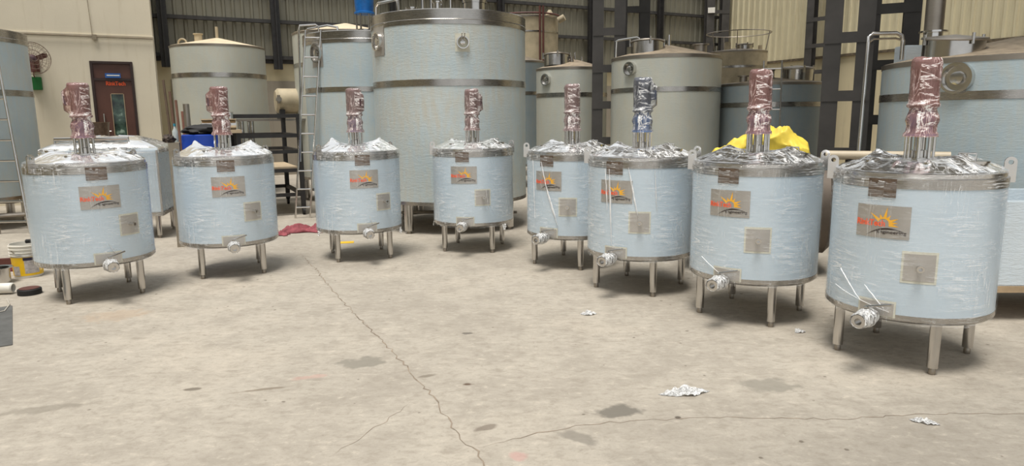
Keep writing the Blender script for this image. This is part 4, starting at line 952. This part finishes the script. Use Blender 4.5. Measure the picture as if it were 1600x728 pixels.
# ------------------------------------------------------------------ things on the floor, left
def cloth(name, mat, pts, h, seed, loc, label):
    """crumpled cloth: a folded sheet with thickness lying on the floor"""
    nx, ny = 26, 16; (w_, d_) = pts; vs = []; fs = []
    for j in range(ny+1):
        for i in range(nx+1):
            u, v = i/nx-.5, j/ny-.5; e = max(0, 1-(abs(u)*2)**4)*max(0, 1-(abs(v)*2)**4)
            x = u*w_*(1+.35*nz(v*3, seed, 1)); y = v*d_*(1+.5*nz(u*3+seed, 2, 0))+.12*nz(u*2.5, seed, 5)
            vs.append((x, y, .006+h*e*(.35+abs(nz(u*5+seed, v*4, 2))*1.5)))
    n1 = len(vs)
    for j in range(ny):
        for i in range(nx): a = j*(nx+1)+i; fs.append((a, a+1, a+nx+2, a+nx+1))
    m = MB(); m.add(vs, fs); o = m.build(name, mat, None, 60); md = o.modifiers.new('s', 'SOLIDIFY'); md.thickness = .006; md.offset = -1; o.location = loc; return tag(o, label, 'cloth')
cloth('maroon_cloth', REDC, (.62, .34), .09, 2, (-3.12, 9.95, .004), 'large crumpled maroon cloth on the floor left of third mixing tank')
cloth('maroon_cloth', REDC, (.28, .16), .05, 5, (-3.36, 9.62, .004), 'small maroon cloth scrap on the floor in front of larger cloth')
m = MB(); m.box(-.11, .11, -.07, .07, 0, .004); o = m.build('yellow_paper', YELLOWP); o.location = (-2.24, 8.98, .001); o.rotation_euler = (0, 0, .2); tag(o, 'yellow paper sheet on the floor beneath the third mixing tank', 'paper')
bk = empty('paint_bucket', (-5.22, 7.16, 0), R_(-58))
m = MB(); m.lathe([(0, 0), (.125, 0), (.130, .006), (.148, .36), (.142, .36), (.122, .02), (0, .02)], 40); m.build('pail', WHITEP, bk)
m = MB(); m.lathe([(.1325, .025), (.134, .025), (.1435, .225), (.142, .225)], 40); m.build('yellow_band', YELLOWP, bk)
def lab(a0, a1, z0, z1, mat, nm, e=.0012):
    m = MB(); n = 10; r = lambda z: .1325+(z-.025)/.2*.0095+.001+e
    m.add([(r(z)*cos(a0+(a1-a0)*i/n), r(z)*sin(a0+(a1-a0)*i/n), z) for z in (z0, z1) for i in range(n+1)], [(i, i+1, n+2+i, n+1+i) for i in range(n)]); return m.build(nm, mat, bk)
lab(-.15, .85, .05, .19, GREYL, 'label'); lab(-.2, .75, .19, .222, NAVY, 'label_header'); lab(-1.1, -.5, .03, .13, GREYL, 'side_label')
for z in (.245, .275, .31, .345): 
    m = MB(); m.lathe([(.1425, z-.005), (.156, z), (.1435, z+.005)], 40); m.build('rim_ring', WHITEP, bk)
m = MB(); m.tube([(.155*cos(a), .155*sin(a), .30-.06*sin((a+.9)/1.8*pi) if -0.9 < a < .9 else .30) for a in [(-.9+1.8*i/16) for i in range(17)]], .004, 6); m.build('bail_handle', STEELW, bk)
tag(bk, 'white paint bucket with yellow band and grey label on the floor', 'bucket')
m = MB(); m.box(-.07, .07, -.05, .05, 0, .03); o = m.build('black_tool', RUBBER, bevel=.006); o.location = (-5.16, 7.20, .361); o.rotation_euler = (0, 0, .6); tag(o, 'black block lying across the rim of the paint bucket', 'tool')
m = MB(); m.lathe([(0, 0), (.098, 0), (.10, .006), (.10, .05), (.094, .056), (0, .058)], 40); gd = m.build('disc_edge', RUBBER); go = empty('grinding_disc', (-4.66, 6.37, 0)); gd.parent = go
m = MB(); m.lathe([(0, .0585), (.085, .0585), (.085, .061), (0, .061)], 40); m.build('disc_face', BROWNR, go); tag(go, 'black disc with brownish top lying on the floor', 'disc')
m = MB(); m.box(-1.6, 0, 0, 1.35, 0, .006); o = m.build('steel_sheet', SHEETG); o.location = (-3.72, 4.84, .001); o.rotation_euler = (0, 0, R_(36)); tag(o, 'dark grey steel sheet on the floor at the left edge', 'sheet')
m = MB(); m.lathe([(.045, 0), (.05, .01), (.05, .55), (.04, .56), (.04, .01), (.045, 0)], 28, Tm(0, 0, .05, ry=R_(90))); o = m.build('white_tube', WHITEP); o.location = (-5.38, 6.31, .008); o.rotation_euler = (0, 0, R_(8)); tag(o, 'short white tube lying on the grey steel sheet', 'tube')
m = MB(); m.lathe([(0, 0), (.03, .0), (.04, .02), (.04, .3), (0, .32)], 20, Tm(0, 0, .04, ry=R_(90))); o = m.build('black_tool', RUBBER); o.location = (-5.12, 6.12, .008); o.rotation_euler = (0, 0, R_(2)); tag(o, 'dark rounded tool beside the short white tube', 'tool')
m = MB(); m.tube([(-4.72, 6.15, .012), (-4.55, 5.95, .012), (-4.44, 5.74, .012), (-4.52, 5.58, .012), (-4.56, 5.35, .012), (-4.62, 5.2, .012)], .005, 6); tag(m.build('thin_wire', simple('grey_wire', srgb(190, 184, 172), .6)), 'thin pale wire curling across the grey steel sheet', 'wire')
pn = MB(); pn.lathe([(0, 0), (.10, 0), (.10, .15), (.135, .16), (.135, .165), (.095, .16), (.095, .01), (0, .01)], 32); o = pn.build('steel_pot', STEELW); o.location = (-5.30, 6.84, 0); tag(o, 'small steel pot with wide rim left of the paint bucket', 'pot')
for k, (x, y, z, a, L, mt, lb) in enumerate(((-5.55, 7.35, .0, .5, .7, REDC, 'red bar lying on the floor behind the paint bucket'), (-5.85, 7.75, 0, .3, .8, BROWNR, 'brown bar lying furthest behind the paint bucket'), (-5.62, 7.12, .0, .2, .5, TAN, 'tan wooden block lying left of the paint bucket'))):
    m = MB(); m.box(-L/2, L/2, -.04, .04, 0, .07); o = m.build('loose_bar', mt, bevel=.006); o.location = (x-.15, y, z); o.rotation_euler = (0, 0, a); tag(o, lb, 'bar')

# ------------------------------------------------------------------ things at the right, between the tanks
dr_ = empty('steel_drum_tank', (2.62, 7.25, 0), R_(-18))
m = MB(); m.lathe([(0, -.75), (.42, -.75), (.50, -.68), (.50, .68), (.42, .75), (0, .75)], 48, Tm(0, 0, .70, ry=R_(90))); m.build('barrel', simple('brown_grey_steel', srgb(92, 82, 72), .6, .3), dr_)
for x in (-.45, .45): m = MB(); m.box(x-.05, x+.05, -.36, .36, 0, .36); m.build('saddle', BLACK, dr_)
tag(dr_, 'dull steel horizontal drum tank behind the tank with yellow sack', 'tank')
vs = []; fs = []; nx, ny = 80, 56
for j in range(ny+1):
    for i in range(nx+1):
        u, v = i/nx, j/ny; a = 2*pi*v
        hgt = .10+.23*max(0, sin(pi*min(1, max(0, (u-.12)/.88))))**.8*(.45+.75*u)
        x = (u-.5)*.98+.02*nz(u*4, a, 7); cx_ = cos(a)*(.13+.06*u)*(1+.25*nz(u*5, a*1.3, 2)); cz = (sin(a)*.5+.5)*hgt*(1+.22*nz(u*6+4, a*1.5, 1)+.16*max(0, 1-5*abs(nz(u*4+1, a*1.1+u*3, 3)))-.14*max(0, 1-6*abs(nz(u*6+9, a*1.6, 6))))
        sc = min(1, u/.06+.05)*min(1, (1-u)/.05+.55)
        vs.append((x, cx_*sc, cz*sc))
for j in range(ny):
    for i in range(nx): a = j*(nx+1)+i; fs.append((a, a+1, a+nx+2, a+nx+1))
m = MB(); m.add(vs, fs); o = m.build('yellow_sack', YSACK, None, 40); o.location = (2.56, 7.06, 1.195); o.rotation_euler = (0, 0, R_(-20)); md = o.modifiers.new('s', 'SOLIDIFY'); md.thickness = .004
tag(o, 'crumpled yellow sack lying on the dull steel drum tank', 'sack')
m = MB(); m.tube([(3.14, 6.81, 1.235), (3.3, 6.74, 1.235), (4.1, 6.36, 1.235)], .045, 14); o = m.build('pale_pipe', PALEPIPE); tag(o, 'pale horizontal pipe seen between the two rightmost mixing tanks', 'pipe')
st_ = empty('pipe_stand', (3.62, 6.59, 0))
for dx in (-.28, .28): m = MB(); m.box(dx-.03, dx+.03, -dx*.46-.03, -dx*.46+.03, 0, 1.19); m.build('post', BLACK, st_)
m = MB(); m.box(-.3, .3, -.03, .03, .87, .91, Matrix.Rotation(R_(-25), 4, 'Z')); m.build('cross_bar', BLACK, st_); tag(st_, 'black stand holding the pale pipe between mixing tanks', 'stand')
m = MB()
for k in range(9):
    rnd = random.Random(k); m.tube([(-.24+.48*i/12, .03*sin(i*1.1+k)+.03*cos(k*2.1), .06+.035*sin(k*1.7)+.012*sin(i*.9+k*2)) for i in range(13)], .013, 6)
o = m.build('rope_bundle', ROPE); o.location = (3.62, 6.59, .925); o.rotation_euler = (0, 0, R_(-25)); tag(o, 'brown rope bundle on the black pipe stand', 'rope')

# ------------------------------------------------------------------ film scraps on the floor
def scrap(loc, w_, d_, h, seed, rz, label):
    nx, ny = 22, 10; vs = []; uv = []; fs = []
    for j in range(ny+1):
        for i in range(nx+1):
            u, v = i/nx-.5, j/ny-.5; x = u*w_*(1+.2*nz(v*3, seed, 0)); y = v*d_*(1-(2*abs(u))**2*.8)+.25*d_*nz(u*4, seed, 2)
            vs.append((x, y, .003+h*abs(nz(u*7+seed, v*5, 1))*(1-(2*abs(u))**2))); uv.append((u*w_*3, v*d_*3))
    for j in range(ny):
        for i in range(nx): a = j*(nx+1)+i; fs.append((a, a+1, a+nx+2, a+nx+1))
    me = bpy.data.meshes.new('film_scrap'); me.from_pydata(vs, [], fs); ul = me.uv_layers.new(name='UVMap')
    for p in me.polygons:
        for li, vi in zip(p.loop_indices, p.vertices): ul.data[li].uv = uv[vi]
    me.materials.append(SCRAP); me.shade_smooth(); o = bpy.data.objects.new('film_scrap', me); COL.objects.link(o); o.location = loc; o.rotation_euler = (0, 0, rz)
    return tag(o, label, 'film scrap', 'clear film scraps on the floor')
scrap((1.02, 3.83, 0), .30, .11, .05, 1, .15, 'longest clear film scrap on the open concrete floor')
scrap((.637, 5.50, 0), .13, .09, .04, 2, .1, 'small clear film scrap on the floor in front of the blue-motored tank')
scrap((2.185, 4.97, 0), .09, .07, .04, 3, .4, 'tiny clear film scrap beside the nearest tank')
scrap((2.20, 3.41, 0), .14, .06, .03, 4, -.5, 'thin clear film scrap at the lower right of the floor')
